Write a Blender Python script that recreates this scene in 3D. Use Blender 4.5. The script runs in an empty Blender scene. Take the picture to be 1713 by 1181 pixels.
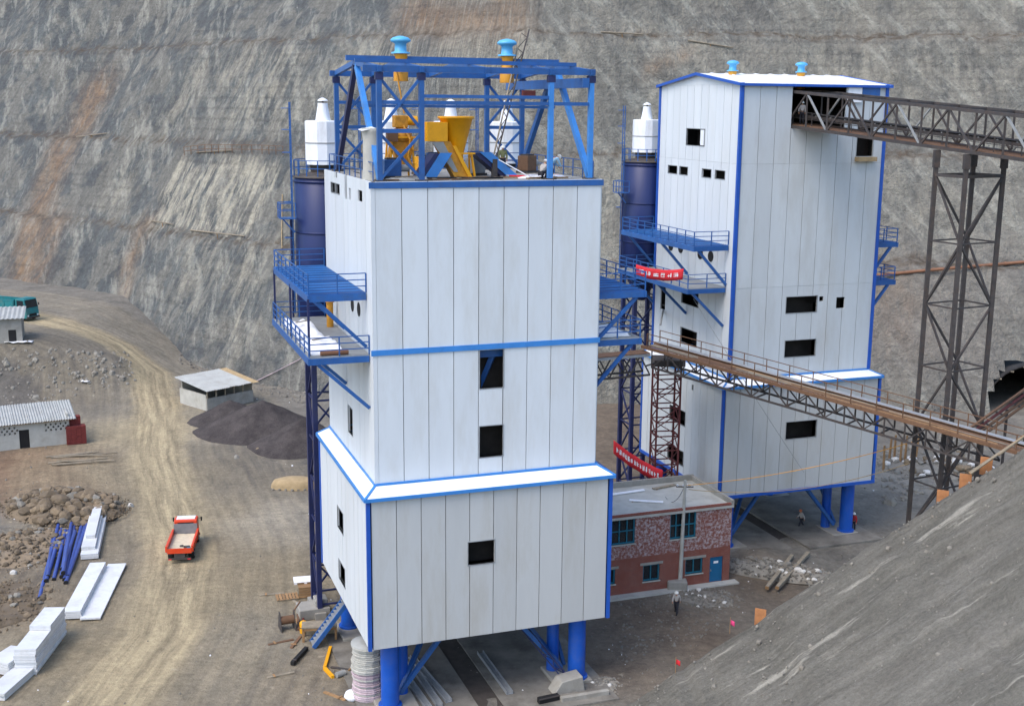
import bpy, math, random
import numpy as np
from math import sin, cos, pi, radians, sqrt, atan2
from mathutils import Vector, Matrix, noise

random.seed(7)
S = bpy.context.scene
COL = S.collection

# ------------------------------------------------------------------ camera
F, T, R, H = 2015.966, .20111373, .00868509, 36.0
PW, PH = 1713., 1181.
CX, CY = PW/2, PH/2
cd = bpy.data.cameras.new('camera'); cam = bpy.data.objects.new('camera', cd); COL.objects.link(cam)
cd.sensor_fit = 'HORIZONTAL'; cd.sensor_width = 36; cd.lens = F/PW*36; cd.clip_start = .5; cd.clip_end = 6000
cam.matrix_world = Matrix.Translation((0, 0, H)) @ Matrix.Rotation(pi/2-T, 4, 'X') @ Matrix.Rotation(R, 4, 'Z')
S.camera = cam

# ------------------------------------------------------------------ sky, sun, exposure
SUN_EL, SUN_AZ = radians(56), radians(-134)      # azimuth measured from +Y (away from the camera) towards +X
wd = bpy.data.worlds.new('World'); S.world = wd; wd.use_nodes = True
nt = wd.node_tree; bg = nt.nodes['Background']
sky = nt.nodes.new('ShaderNodeTexSky'); sky.sky_type = 'NISHITA'; sky.sun_disc = False
sky.sun_elevation = SUN_EL; sky.sun_rotation = SUN_AZ; sky.air_density = 1.0; sky.dust_density = 3.0; sky.ozone_density = 1.0; sky.altitude = 300
hs = nt.nodes.new('ShaderNodeHueSaturation'); hs.inputs['Saturation'].default_value = 1.12
nt.links.new(sky.outputs[0], hs.inputs['Color']); nt.links.new(hs.outputs[0], bg.inputs[0]); bg.inputs[1].default_value = .15
sl = bpy.data.lights.new('sun', 'SUN'); sl.energy = .6; sl.angle = radians(35); sl.color = (1, .985, .96)
sun = bpy.data.objects.new('sun', sl); COL.objects.link(sun)
sd = Vector((sin(SUN_AZ)*cos(SUN_EL), cos(SUN_AZ)*cos(SUN_EL), sin(SUN_EL)))
sun.rotation_euler = sd.to_track_quat('Z', 'Y').to_euler()
vs = S.view_settings; vs.view_transform = 'Standard'; vs.look = 'None'; vs.gamma = 1; vs.exposure = 1.22; vs.use_curve_mapping = False
S.render.engine = 'CYCLES'

# ------------------------------------------------------------------ placing helpers (rays of the photograph's camera into the place)
def ray(px, py):
    u, v = (px-CX)/F, (py-CY)/F
    u, v = u*cos(R)+v*sin(R), -u*sin(R)+v*cos(R)
    return Vector((u, cos(T)-v*sin(T), -sin(T)-v*cos(T)))
CAM = Vector((0, 0, H))
def hit(px, py, P0, n):
    d = ray(px, py); n = Vector(n); return CAM + d*((Vector(P0)-CAM).dot(n)/d.dot(n))
def gz(px, py, z=0.): return hit(px, py, (0, 0, z), (0, 0, 1))
def atD(px, py, D): return hit(px, py, (0, D, 0), (0, 1, 0))
YAW = .34
U = Vector((cos(YAW), sin(YAW), 0)); V = Vector((-sin(YAW), cos(YAW), 0))
A0 = Vector((-8.144, 65.929, 0)); B0 = Vector((16.998, 93.873, 0))
def fl(px, py, O, b):                            # pixel -> local (a, z) on the plane b = const of a tower frame at O
    p = hit(px, py, O+V*b, V)-O; return p.dot(U), p.z
def loc(P, O): q = P-O; return Vector((q.dot(U), q.dot(V), q.z))
def Wd(O, a, b, z): return O+U*a+V*b+Vector((0, 0, z))
def projpx(P):
    X, Y, Z = P[0], P[1], P[2]-H
    zc = Y*cos(T)-Z*sin(T); yc = -(Y*sin(T)+Z*cos(T)); u, v = X/zc, yc/zc
    u, v = u*cos(R)-v*sin(R), u*sin(R)+v*cos(R); return CX+F*u, CY+F*v

# ------------------------------------------------------------------ materials
def lin(c):
    return tuple((x/255/12.92 if x/255 <= .04045 else ((x/255+.055)/1.055)**2.4) for x in c)
class NT:
    def __init__(s, name):
        s.m = bpy.data.materials.new(name); s.m.use_nodes = True; s.t = s.m.node_tree
        s.b = s.t.nodes['Principled BSDF']; s.tc = s.t.nodes.new('ShaderNodeTexCoord')
    def n(s, typ, **kw):
        x = s.t.nodes.new(typ)
        for k, v in kw.items():
            if k.startswith('i_'): x.inputs[k[2:].replace('_', ' ')].default_value = v
            else: setattr(x, k, v)
        return x
    def l(s, a, b): s.t.links.new(a, b)
    def noise(s, vec, scale, detail=4, rough=.6, stretch=None):
        if stretch:
            mp = s.n('ShaderNodeMapping'); mp.inputs['Scale'].default_value = stretch; s.l(vec, mp.inputs['Vector']); vec = mp.outputs[0]
        x = s.n('ShaderNodeTexNoise'); x.inputs['Scale'].default_value = scale; x.inputs['Detail'].default_value = detail; x.inputs['Roughness'].default_value = rough
        s.l(vec, x.inputs['Vector']); return x.outputs['Fac']
    def ramp(s, fac, lo, hi):
        x = s.n('ShaderNodeMapRange'); x.inputs['From Min'].default_value = lo; x.inputs['From Max'].default_value = hi; s.l(fac, x.inputs['Value']); return x.outputs[0]
    def mul(s, a, b):
        x = s.n('ShaderNodeMath', operation='MULTIPLY', use_clamp=True)
        for i, q in enumerate((a, b)):
            if isinstance(q, (int, float)): x.inputs[i].default_value = q
            else: s.l(q, x.inputs[i])
        return x.outputs[0]
    def mix(s, fac, a, b, blend='MIX'):
        x = s.n('ShaderNodeMix', data_type='RGBA', blend_type=blend)
        for i, q in ((0, fac), (6, a), (7, b)):
            if isinstance(q, (int, float)): x.inputs[i].default_value = q
            elif isinstance(q, tuple): x.inputs[i].default_value = (*q[:3], 1)
            else: s.l(q, x.inputs[i])
        return x.outputs[2]
    def bump(s, h, st, dist=.05):
        x = s.n('ShaderNodeBump'); x.inputs['Strength'].default_value = st; x.inputs['Distance'].default_value = dist; s.l(h, x.inputs['Height']); s.l(x.outputs[0], s.b.inputs['Normal'])
    def out(s, col, rough=.6, metal=0., spec=.5):
        if isinstance(col, tuple): s.b.inputs['Base Color'].default_value = (*col[:3], 1)
        else: s.l(col, s.b.inputs['Base Color'])
        s.b.inputs['Roughness'].default_value = rough; s.b.inputs['Metallic'].default_value = metal; s.b.inputs['Specular IOR Level'].default_value = spec
        return s.m
MATS = {}
def mat(name, rgb, rough=.6, metal=0., var=.14, scale=1.5, rnd=.0, bump=0., bscale=12., dirt=None, damt=.0, dscale=.8, stretch=None, spec=.4):
    if name in MATS: return MATS[name]
    k = NT(name); c = lin(rgb); o = k.tc.outputs['Object']
    hi = tuple(min(.9, x*(1+var)) for x in c); lo = tuple(x*(1-var) for x in c)
    nz = k.noise(o, scale, 5, .65, stretch)
    col = k.mix(k.ramp(nz, .3, .7), lo, hi)
    if rnd:
        oi = k.n('ShaderNodeObjectInfo'); mr = k.n('ShaderNodeMapRange'); mr.inputs['To Min'].default_value = 1-rnd; mr.inputs['To Max'].default_value = 1+rnd*.6
        k.l(oi.outputs['Random'], mr.inputs['Value'])
        cb = k.n('ShaderNodeCombineColor')
        for i in range(3): k.l(mr.outputs[0], cb.inputs[i])
        col = k.mix(1., col, cb.outputs[0], 'MULTIPLY')
    if damt:
        dn = k.noise(o, dscale, 6, .7, stretch)
        col = k.mix(k.mul(k.ramp(dn, .48, .75), damt), col, lin(dirt))
    if bump: k.bump(k.noise(o, bscale, 4), bump)
    MATS[name] = k.out(col, rough, metal, spec); return MATS[name]

M_PANEL = mat('panel_white', (208, 213, 214), .5, var=.035, scale=.7, rnd=.05, dirt=(176, 172, 158), damt=.4, dscale=.55, stretch=(1, 1, .22), bump=.02, bscale=2)
M_PANELB = mat('panel_grey', (194, 199, 199), .5, var=.04, scale=.7, rnd=.05, dirt=(158, 152, 138), damt=.4, dscale=.5, stretch=(1, 1, .25), bump=.02, bscale=2)
M_LOW = mat('panel_weathered', (186, 188, 185), .55, var=.06, scale=.5, rnd=.07, dirt=(150, 143, 126), damt=.55, dscale=.5, stretch=(1, 1, .18), bump=.02, bscale=2)
M_SIDE = mat('panel_side', (206, 212, 214), .45, var=.04, scale=.8, rnd=.04, dirt=(190, 188, 178), damt=.3, dscale=.6, stretch=(1, 1, .2))
M_FLASH = mat('flashing_white', (236, 238, 240), .4, var=.04, dirt=(190, 188, 180), damt=.3, dscale=.9)
M_STACK = mat('stacked_panel', (208, 210, 210), .5, var=.05, rnd=.08, dirt=(160, 152, 138), damt=.5, dscale=.7)
M_LINER = mat('liner_dark', (70, 70, 68), .8)
M_BACKING = mat('opening_backing_dark', (40, 36, 32), .9, var=.35, scale=1.1)  # for sheets added behind openings, colour stands in for dim interior
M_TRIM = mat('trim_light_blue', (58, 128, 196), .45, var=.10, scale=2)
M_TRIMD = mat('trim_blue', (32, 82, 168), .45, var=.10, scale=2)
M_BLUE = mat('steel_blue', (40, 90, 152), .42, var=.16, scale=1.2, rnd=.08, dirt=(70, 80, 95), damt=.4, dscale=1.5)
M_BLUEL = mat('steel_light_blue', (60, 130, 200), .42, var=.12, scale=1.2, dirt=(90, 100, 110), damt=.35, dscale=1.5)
M_NAVY = mat('steel_navy', (34, 42, 84), .5, var=.2, scale=1.2, rnd=.1, dirt=(60, 55, 55), damt=.4, dscale=1.4)
M_SILO = mat('silo_blue', (16, 34, 84), .42, var=.16, scale=.5, dirt=(34, 46, 84), damt=.5, dscale=.7, stretch=(1, 1, .15))
M_COLUMN = mat('column_blue', (22, 84, 178), .4, var=.12, scale=.8, dirt=(86, 90, 100), damt=.45, dscale=.8)
M_WHITE = mat('painted_white', (232, 236, 238), .45, var=.05, dirt=(176, 172, 165), damt=.45, dscale=1.3, stretch=(1, 1, .4))
M_YEL = mat('yellow_paint', (232, 164, 16), .42, var=.12, scale=1.3, dirt=(150, 96, 20), damt=.45, dscale=1.3)
M_YELD = mat('yellow_dusty', (196, 138, 40), .6, var=.25, scale=2.5, dirt=(110, 80, 45), damt=.7, dscale=2)
M_CYAN = mat('vent_blue', (88, 170, 214), .4, var=.08, dirt=(110, 130, 140), damt=.3)
M_ORANGE = mat('vent_orange', (206, 146, 44), .5, var=.1)
M_RUST = mat('rusty_brown', (112, 84, 62), .8, var=.3, scale=3, rnd=.15, dirt=(82, 60, 48), damt=.6, dscale=3)
M_DARK = mat('dark_steel', (66, 62, 60), .65, var=.25, scale=2, rnd=.12, dirt=(98, 78, 62), damt=.5, dscale=2.2)
M_DKRED = mat('red_oxide_steel', (98, 48, 46), .7, var=.2, scale=3, rnd=.1)
M_CONC = mat('concrete', (150, 147, 138), .9, var=.16, scale=.8, bump=.25, bscale=6, dirt=(110, 102, 88), damt=.6, dscale=.6)
M_CONCL = mat('concrete_pale', (176, 175, 166), .9, var=.12, scale=.9, dirt=(135, 128, 112), damt=.5, dscale=.7, bump=.2, bscale=8)
M_ASB = mat('cement_sheet', (160, 162, 158), .85, var=.12, scale=1, rnd=.06, dirt=(140, 136, 124), damt=.5, dscale=1.2)
M_WOOD = mat('timber', (150, 118, 82), .85, var=.25, scale=3, rnd=.2, stretch=(1, 6, 6))
M_WOODO = mat('formwork_board', (172, 118, 76), .8, var=.25, scale=2, rnd=.1)
M_WOODG = mat('grey_timber', (140, 130, 112), .9, var=.25, scale=3, rnd=.15)
M_DKGL = mat('dark_glass', (28, 36, 42), .15, var=.2, scale=.8, spec=.6)
M_TEAL = mat('teal_frame', (34, 104, 124), .5, var=.15)
M_DOOR = mat('blue_door', (26, 98, 138), .5, var=.12)
M_BLACK = mat('black_rubber_and_voids', (28, 27, 27), .8, var=.2)  # also stands in for the dark of vent holes and the hut entrance
M_RED = mat('banner_red', (205, 44, 52), .8, var=.1)
M_REDP = mat('red_brick_plain', (110, 46, 42), .85, var=.25, scale=4)
M_PINK = mat('pink_cloth', (214, 70, 120), .8)
M_ORTR = mat('truck_orange', (214, 66, 30), .38, var=.1, scale=1.2, dirt=(150, 92, 62), damt=.5, dscale=1.1)
M_BED = mat('truck_bed_grey', (120, 122, 124), .6, var=.2, scale=2)
M_SAND = mat('bed_sand', (200, 188, 162), .95, var=.12, scale=3)
M_GRTR = mat('truck_teal', (30, 118, 122), .4, var=.12, dirt=(110, 105, 90), damt=.4, dscale=1)
M_GALV = mat('galvanised', (158, 162, 164), .45, metal=.35, var=.15, scale=2)
M_SKIN = mat('skin', (176, 128, 98), .6, var=.05)
M_HELM = mat('helmet_white', (230, 228, 218), .35, var=.03)
M_PIPEB = mat('pipe_blue', (52, 72, 138), .5, var=.2, scale=1, rnd=.15, dirt=(90, 92, 100), damt=.4, dscale=1.5)
M_STRAW = mat('tarp_straw', (158, 138, 104), .9, var=.2, scale=2, bump=.4, bscale=4)
M_BAG = mat('pink_white_bag', (186, 168, 172), .85, var=.18, scale=2, rnd=.18, bump=.3, bscale=7)
M_PLAS = mat('white_plastic', (236, 236, 236), .7, var=.05, bump=.4, bscale=2)
M_GRY = mat('grey_paint', (140, 142, 140), .6)

# ------------------------------------------------------------------ mesh helpers
class MB:
    def __init__(s): s.v = []; s.f = []; s.sm = []
    def add(s, vs_, fs, smooth=False):
        o = len(s.v); s.v += [tuple(p) for p in vs_]
        for f in fs: s.f.append(tuple(i+o for i in f)); s.sm.append(smooth)
        return s
    def box(s, x0, x1, y0, y1, z0, z1):
        return s.add([(x0, y0, z0), (x1, y0, z0), (x1, y1, z0), (x0, y1, z0), (x0, y0, z1), (x1, y0, z1), (x1, y1, z1), (x0, y1, z1)],
                     [(3, 2, 1, 0), (4, 5, 6, 7), (0, 1, 5, 4), (1, 2, 6, 5), (2, 3, 7, 6), (3, 0, 4, 7)])
    def beam(s, p, q, w, h=None, up=(0, 0, 1)):
        p, q = Vector(p), Vector(q); h = h or w; d = (q-p).normalized(); up = Vector(up)
        if abs(d.dot(up)) > .98: up = Vector((0, 1, 0)) if abs(d.y) < .9 else Vector((1, 0, 0))
        x = d.cross(up).normalized(); y = x.cross(d).normalized()
        vv = [c+x*(i*w/2)+y*(j*h/2) for c in (p, q) for i, j in ((-1, -1), (1, -1), (1, 1), (-1, 1))]
        return s.add(vv, [(0, 1, 2, 3), (7, 6, 5, 4), (0, 4, 5, 1), (1, 5, 6, 2), (2, 6, 7, 3), (3, 7, 4, 0)])
    def tube(s, p, q, r, r2=None, n=12, cap=True):
        p, q = Vector(p), Vector(q); r2 = r if r2 is None else r2; d = (q-p).normalized()
        x = d.orthogonal().normalized(); y = d.cross(x)
        vv = [c+(x*cos(2*pi*i/n)+y*sin(2*pi*i/n))*rr for c, rr in ((p, r), (q, r2)) for i in range(n)]
        s.add(vv, [(i, (i+1) % n, n+(i+1) % n, n+i) for i in range(n)], True)
        if cap: s.add(vv, [tuple(range(n))[::-1], tuple(range(n, 2*n))])
        return s
    def lathe(s, prof, c=(0, 0, 0), n=20, smooth=True):
        c = Vector(c); vv = [c+Vector((r*cos(2*pi*i/n), r*sin(2*pi*i/n), z)) for r, z in prof for i in range(n)]
        fs = [(k*n+i, k*n+(i+1) % n, (k+1)*n+(i+1) % n, (k+1)*n+i) for k in range(len(prof)-1) for i in range(n)]
        s.add(vv, fs, smooth); s.add(vv[:n], [tuple(range(n))[::-1]]); s.add(vv[-n:], [tuple(range(n))]); return s
    def prism(s, poly, axis_vec):                 # polygon (3D points) extruded along a vector
        n = len(poly); a = Vector(axis_vec); vv = [Vector(p) for p in poly]+[Vector(p)+a for p in poly]
        return s.add(vv, [tuple(range(n))[::-1], tuple(range(n, 2*n))]+[(i, (i+1) % n, n+(i+1) % n, n+i) for i in range(n)])
    def path(s, pts, r, n=8):
        for p, q in zip(pts, pts[1:]): s.tube(p, q, r, n=n)
        return s
    def mesh(s, name):
        m = bpy.data.meshes.new(name); m.from_pydata(s.v, [], s.f); m.polygons.foreach_set('use_smooth', s.sm); m.update(); return m
def tag(o, label=None, cat=None, group=None, kind=None):
    if label: o['label'] = label
    if cat: o['category'] = cat
    if group: o['group'] = group
    if kind: o['kind'] = kind
    return o
def obj(name, mb, m, parent=None, bevel=0.):
    me = mb.mesh(name) if isinstance(mb, MB) else mb
    if m is not None and not me.materials: me.materials.append(m)
    o = bpy.data.objects.new(name, me); COL.objects.link(o)
    if parent is not None: o.parent = parent
    if bevel:
        b = o.modifiers.new('bevel', 'BEVEL'); b.width = bevel; b.segments = 1; b.limit_method = 'ANGLE'
    return o
def thing(name, label, cat, at=(0, 0, 0), rz=0., group=None):
    o = bpy.data.objects.new(name, None); COL.objects.link(o); o.location = at; o.rotation_euler = (0, 0, rz); o.empty_display_size = .3
    return tag(o, label, cat, group)
def bx(*a): return MB().box(*a)
def bm_(p, q, w, h=None, up=(0, 0, 1)): return MB().beam(p, q, w, h, up)
def copy_tree(o, parent=None):
    c = o.copy(); COL.objects.link(c); c.parent = parent
    for ch in list(o.children): copy_tree(ch, c)
    return c
def fbm(x, y, z=0., o=4): return noise.fractal(Vector((x, y, z)), 1.0, 2.1, o)
def sst(x, a, b):
    t = min(1, max(0, (x-a)/(b-a))); return t*t*(3-2*t)

# ------------------------------------------------------------------ ground heights
def terrace(x, y):
    hx = 6.5*sst(-x, 41, 62)
    edge = 146.0+.05*(x+55)+1.6*noise.noise(Vector((x*.11, 3.3, 0)))
    return hx*sst(y, edge-3.5, edge+4.5)
MOUND = []            # (x, y, radius, height)
def ground_h(x, y):
    z = terrace(x, y)
    k = 1-.75*sst(abs(x+28), 0, 1)*0
    z += .10*fbm(x*.12, y*.12)*k+.035*fbm(x*.6, y*.6, 5)
    for mx, my, r, h in MOUND:
        d2 = ((x-mx)**2+(y-my)**2)/(r*r)
        if d2 < 1: z += h*(1-d2)**1.5*(1+.25*fbm(x*.9, y*.9, 2))
    return z
# ------------------------------------------------------------------ hillside surface
N1 = Vector((.64, .77)).normalized()
def hill_d(x, y):
    d1 = (x+26)*N1.x+(y-149)*N1.y
    d2 = y-143+.03*(x-20)
    k = 14.; m = min(d1, d2); return m-k*.25*max(0, 1-abs(d1-d2)/k)**2, d1, d2
BENCH = [(16.5, 2.0), (30., 2.0), (46., 2.4)]
def prof(d, bwf=1.):
    z = 0.; x = 0.; sl = 1.62
    for bz, bw in BENCH:
        bw = bw*bwf
        dx = (bz-z)/sl
        if d < x+dx: return z+(d-x)*sl, 0.
        x += dx; z = bz
        if d < x+bw: return z+(d-x)*.18, 1.
        x += bw; z = bz+.18*bw
    return z+(d-x)*sl*.96, 0.
def hill_h(x, y):
    d, d1, d2 = hill_d(x, y)
    u = (x*N1.y-y*N1.x) if d1 < d2 else x*1.0
    dd = d+4.2*noise.noise(Vector((x*.022, y*.022, 1.5)))+1.2*noise.noise(Vector((x*.07, y*.07, 2.5)))+.7*noise.noise(Vector((u*.16, d*.05, 4)))
    z, b = prof(dd, .35+1.1*max(0, .5+.9*noise.noise(Vector((x*.03, y*.03, 8.5)))))
    z += .40*fbm(u*.22, d*.10, 9)+.55*fbm(x*.25, y*.25, z*.25)+.22*fbm(x*.7, y*.7, z*.5)
    return z, b
def onhill(px, py):
    d = ray(px, py); d = d/d.y; t = 100.
    while t < 330:
        p = CAM+d*t
        if hill_h(p.x, p.y)[0] > p.z: return p
        t += .35
    return CAM+d*200
def onground(px, py):
    d = ray(px, py); d = d/d.y; t = 55.
    while t < 330:
        p = CAM+d*t
        if ground_h(p.x, p.y) > p.z: return p
        t += .2
    return CAM+d*200

# ------------------------------------------------------------------ ground
ROAD = [onground(px, py) for px, py in ((-60, 508), (40, 528), (110, 545), (200, 578), (252, 620), (264, 680), (262, 760), (285, 850), (305, 930), (270, 1060), (170, 1190), (60, 1300))]
RC = [(p.x, p.y) for p in ROAD]
def road_st(x, y):
    best = (1e9, 0, 0); acc = 0.
    for (x0, y0), (x1, y1) in zip(RC, RC[1:]):
        dx, dy = x1-x0, y1-y0; L = sqrt(dx*dx+dy*dy); t = min(1, max(0, ((x-x0)*dx+(y-y0)*dy)/(L*L)))
        ex, ey = x-(x0+dx*t), y-(y0+dy*t); q = ex*ex+ey*ey
        if q < best[0]: best = (q, acc+t*L, (ex*dy-ey*dx)/L)
        acc += L
    return sqrt(best[0]), best[1], best[2]
TAN, TANL, GREY, GREYD, RUSTY, BROWN, PALE = [lin(c) for c in ((134, 123, 101), (180, 165, 132), (122, 118, 109), (92, 89, 85), (130, 102, 76), (106, 93, 79), (160, 155, 143))]
BLOB = []
for px, py, r, c, w in [(300, 990, 7, TAN, 1.), (200, 1080, 7, TAN, 1), (230, 1150, 7, TAN, .9), (420, 990, 5, TAN, .9), (330, 880, 7, TAN, 1), (470, 950, 4, TAN, .6), (260, 800, 7, TAN, .9), (240, 720, 6, TANL, .7),
        (440, 880, 4, PALE, .8), (480, 860, 4, PALE, .7), (430, 790, 5, GREYD, .8), (380, 760, 4, GREYD, .6), (500, 790, 5, GREYD, .8), (20, 780, 7, RUSTY, 1.), (60, 820, 6, RUSTY, .6), (30, 960, 4, BROWN, .9), (40, 1020, 4, BROWN, .9), (100, 960, 5, GREYD, .5),
        (130, 790, 6, TAN, .7), (180, 690, 6, GREY, .8), (380, 1080, 4, GREY, .9), (470, 1060, 4, GREY, 1.), (520, 1130, 4, BROWN, .6), (420, 1150, 4, GREY, .8), (560, 1100, 3, GREY, .8),
        (1080, 1040, 4, BROWN, .8), (1150, 1060, 4, BROWN, .8), (1030, 1110, 3.5, BROWN, .9), (1250, 980, 4, BROWN, .9), (1150, 985, 3, GREY, .7), (1460, 850, 6, GREY, .9), (1300, 900, 5, GREY, 1), (1480, 800, 7, PALE, .4),
        (1040, 760, 14, BROWN, .9), (1040, 690, 14, BROWN, .9), (60, 640, 9, GREYD, .6), (120, 620, 8, GREYD, .6), (450, 650, 9, GREY, .8), (850, 900, 14, BROWN, .5)]:
    p = onground(px, py); BLOB.append((p.x, p.y, r, c, w))
HEAPG = [(onground(430, 735), 6.2, 3.9), (onground(378, 712), 4.2, 2.7), (onground(500, 757), 5.0, 3.3)]
MOUND += [(p.x+ .0, p.y+1.5, r, h) for p, r, h in ((onground(60, 1000), 5, .35), (onground(180, 625), 5, 1.0), (onground(1320, 955), 4.0, .6), (onground(1260, 950), 3.2, .5), (onground(90, 860), 6, .5))]
def grid_axis(lo, hi, st, far): return [lo-far, lo-far*.3, lo-40, lo-12]+[lo+i*st for i in range(int((hi-lo)/st)+1)]+[hi+12, hi+40, hi+far*.3, hi+far]
def heightmesh(name, xs, ys, fz, keep=None):
    idx = {}; vv = []; ff = []
    for j, y in enumerate(ys):
        for i, x in enumerate(xs):
            idx[i, j] = len(vv); vv.append((x, y, fz(x, y)))
    for j in range(len(ys)-1):
        for i in range(len(xs)-1):
            if keep is None or keep(xs[i], ys[j], xs[i+1], ys[j+1]): ff.append((idx[i, j], idx[i+1, j], idx[i+1, j+1], idx[i, j+1]))
    me = bpy.data.meshes.new(name); me.from_pydata(vv, [], ff); me.polygons.foreach_set('use_smooth', [True]*len(ff)); me.update(); return me, vv
def set_attr(me, name, arr):
    a = me.attributes.new(name, 'FLOAT_COLOR', 'POINT'); a.data.foreach_set('color', np.asarray(arr, np.float32).ravel())
gx = grid_axis(-112, 62, 1.0, 1500); gy = grid_axis(52, 235, 1.0, 1500)
gme, gv = heightmesh('ground', gx, gy, lambda x, y: ground_h(x, y) if -115 < x < 65 and 50 < y < 238 else 0.)
soil = []; trk = []
for x, y, z in gv:
    jx, jy = x+2.2*noise.noise(Vector((x*.18, y*.18, 0))), y+2.2*noise.noise(Vector((x*.18, y*.18, 7)))
    c = np.array(GREY); W0 = np.array(c)*.5; wsum = .5
    for bx_, by_, r, bc, w in BLOB:
        d2 = ((jx-bx_)**2+(jy-by_)**2)/(r*r)
        if d2 < 5: g = w*math.exp(-d2*1.1)*1.6; W0 = W0+np.array(bc)*g; wsum += g
    dist, s_, t_ = road_st(x, y)
    half = 2.5+4.0*sst(s_, 130, 190)
    rd = 1-sst(abs(t_) if dist < 40 else 99, half*.75, half*1.35) if dist < half*2 else 0.
    cc = W0/wsum; cc = cc*(1-.9*rd)+(np.array(TANL)*.6+np.array(TAN)*.4)*.9*rd
    soil.append((*cc, 1)); trk.append((s_*.01, t_*.05+.5, max(rd, .35 if dist < 14 else 0), 1))
set_attr(gme, 'soil', soil); set_attr(gme, 'track', trk)
k = NT('yard_soil'); o = k.tc.outputs['Object']
at_ = k.n('ShaderNodeAttribute', attribute_name='soil'); tr = k.n('ShaderNodeAttribute', attribute_name='track')
sp = k.n('ShaderNodeSeparateColor'); k.l(tr.outputs['Color'], sp.inputs[0])
cmb = k.n('ShaderNodeCombineXYZ'); k.l(sp.outputs[0], cmb.inputs[0]); k.l(sp.outputs[1], cmb.inputs[1])
wob = k.n('ShaderNodeTexNoise'); wob.inputs['Scale'].default_value = .5; wob.inputs['Detail'].default_value = 3; k.l(o, wob.inputs['Vector'])
wad = k.n('ShaderNodeVectorMath', operation='MULTIPLY_ADD'); wad.inputs[1].default_value = (.035, .022, 0); k.l(wob.outputs['Color'], wad.inputs[0]); k.l(cmb.outputs[0], wad.inputs[2])
ts = k.noise(wad.outputs[0], 1., 4, .6, (9, 26, 1))
c1 = k.mix(1., at_.outputs['Color'], k.mix(k.ramp(k.noise(o, .35, 4, .7), .3, .7), (.72, .72, .73), (1.22, 1.2, 1.16)), 'MULTIPLY')
c2 = k.mix(k.mul(sp.outputs[2], .6), c1, k.mix(k.ramp(ts, .36, .64), tuple(x*.80 for x in TAN), tuple(x*1.15 for x in TANL)))
c3 = k.mix(1., c2, k.mix(k.ramp(k.noise(o, 1.9, 5, .75), .3, .72), (.74, .73, .72), (1.18, 1.18, 1.18)), 'MULTIPLY')
pv = k.ramp(k.noise(o, .9, 6, .7), .635, .70)
c4 = k.mix(k.mul(pv, .5), c3, lin((176, 166, 144)))
dk = k.ramp(k.noise(o, .55, 5, .7, (1, 1.7, 1)), .62, .72)
c5 = k.mix(k.mul(dk, .4), c4, lin((86, 80, 72)))
hh = k.n('ShaderNodeMath', operation='ADD'); k.l(k.noise(o, 2.4, 5, .75), hh.inputs[0]); k.l(k.mul(ts, sp.outputs[2]), hh.inputs[1])
k.bump(hh.outputs[0], .75, .22)
ground = obj('ground', gme, k.out(c5, .95, 0, .15)); tag(ground, kind='structure')

# ------------------------------------------------------------------ hillside
hx = [-140+i*.85 for i in range(int(260/.85))]; hy = [118+i*.7 for i in range(int(165/.7))]
TUNC = gz(1697, 672); TUNR = 5.6
def hkeep(x0, y0, x1, y1):
    d = hill_d((x0+x1)/2, (y0+y1)/2)[0]
    if d < -3 or d > 58: return False
    xm, ym = (x0+x1)/2, (y0+y1)/2
    if abs(xm-TUNC.x) < TUNR-.2:
        if hill_h(xm, ym)[0] < sqrt(TUNR**2-(xm-TUNC.x)**2)+1.0 and ym > TUNC.y-8: return False
    return True
hme, hv = heightmesh('hillside', hx, hy, lambda x, y: hill_h(x, y)[0], hkeep)
STAIN = []            # (points, radius, channel, weight)   channels: 0 pale, 1 orange-brown, 2 smooth
for pts, r, ch, w in [(((165, 150), (110, 240), (75, 330), (50, 420), (35, 490)), 4.2, 1, 1.0), (((690, 25), (760, 40), (850, 42)), 3.4, 1, .9), (((860, 40), (850, 5)), 3.0, 1, .8), (((250, 370), (215, 450), (200, 530)), 1.8, 1, .75),
        (((95, 370), (60, 470)), 2.5, 1, .8), (((1490, 490), (1500, 540)), 4.5, 1, .7), (((1150, 90), (1080, 120)), 1.2, 1, .6), (((330, 120), (290, 210)), 4, 0, .8), (((400, 110), (410, 200)), 6, 0, .8), (((480, 80), (470, 180)), 5, 0, .9), (((640, 90), (560, 130)), 5, 0, .8), (((760, 80), (900, 100)), 5, 0, .7),
        (((930, 110), (960, 150)), 4, 0, .6), (((340, 400), (320, 500)), 5, 0, .8), (((420, 420), (400, 560)), 5, 0, .8), (((230, 260), (190, 340)), 4, 0, .6), (((1380, 90), (1450, 130)), 6, 0, .55), (((1150, 70), (1050, 80)), 6, 0, .35), (((1560, 80), (1640, 140)), 6, 0, .5),
        (((1020, 300), (1010, 380)), 4, 0, .7), (((1520, 320), (1580, 380)), 5, 0, .45), (((1640, 470), (1700, 460)), 3, 0, .5), (((1500, 560), (1600, 580)), 8, 2, 1.), (((1500, 480), (1700, 480)), 8, 2, .8)]:
    STAIN.append(([onhill(*p) for p in pts], r, ch, w))
RP = [onhill(*p) for p in ((300, 266), (478, 268), (476, 388), (302, 384))]
ns = len(hv); flow = np.zeros((ns, 4), np.float32); mask = np.zeros((ns, 4), np.float32)
HV = np.array(hv)
for i, (x, y, z) in enumerate(hv):
    d, d1, d2 = hill_d(x, y); t = sst(d2-d1, -8, 8)
    flow[i] = ((x*N1.y-y*N1.x)*t*.01+(1-t)*x*.01+.5, z*.01+.2, t, 1)
    mask[i, 3] = hill_h(x, y)[1]
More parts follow.
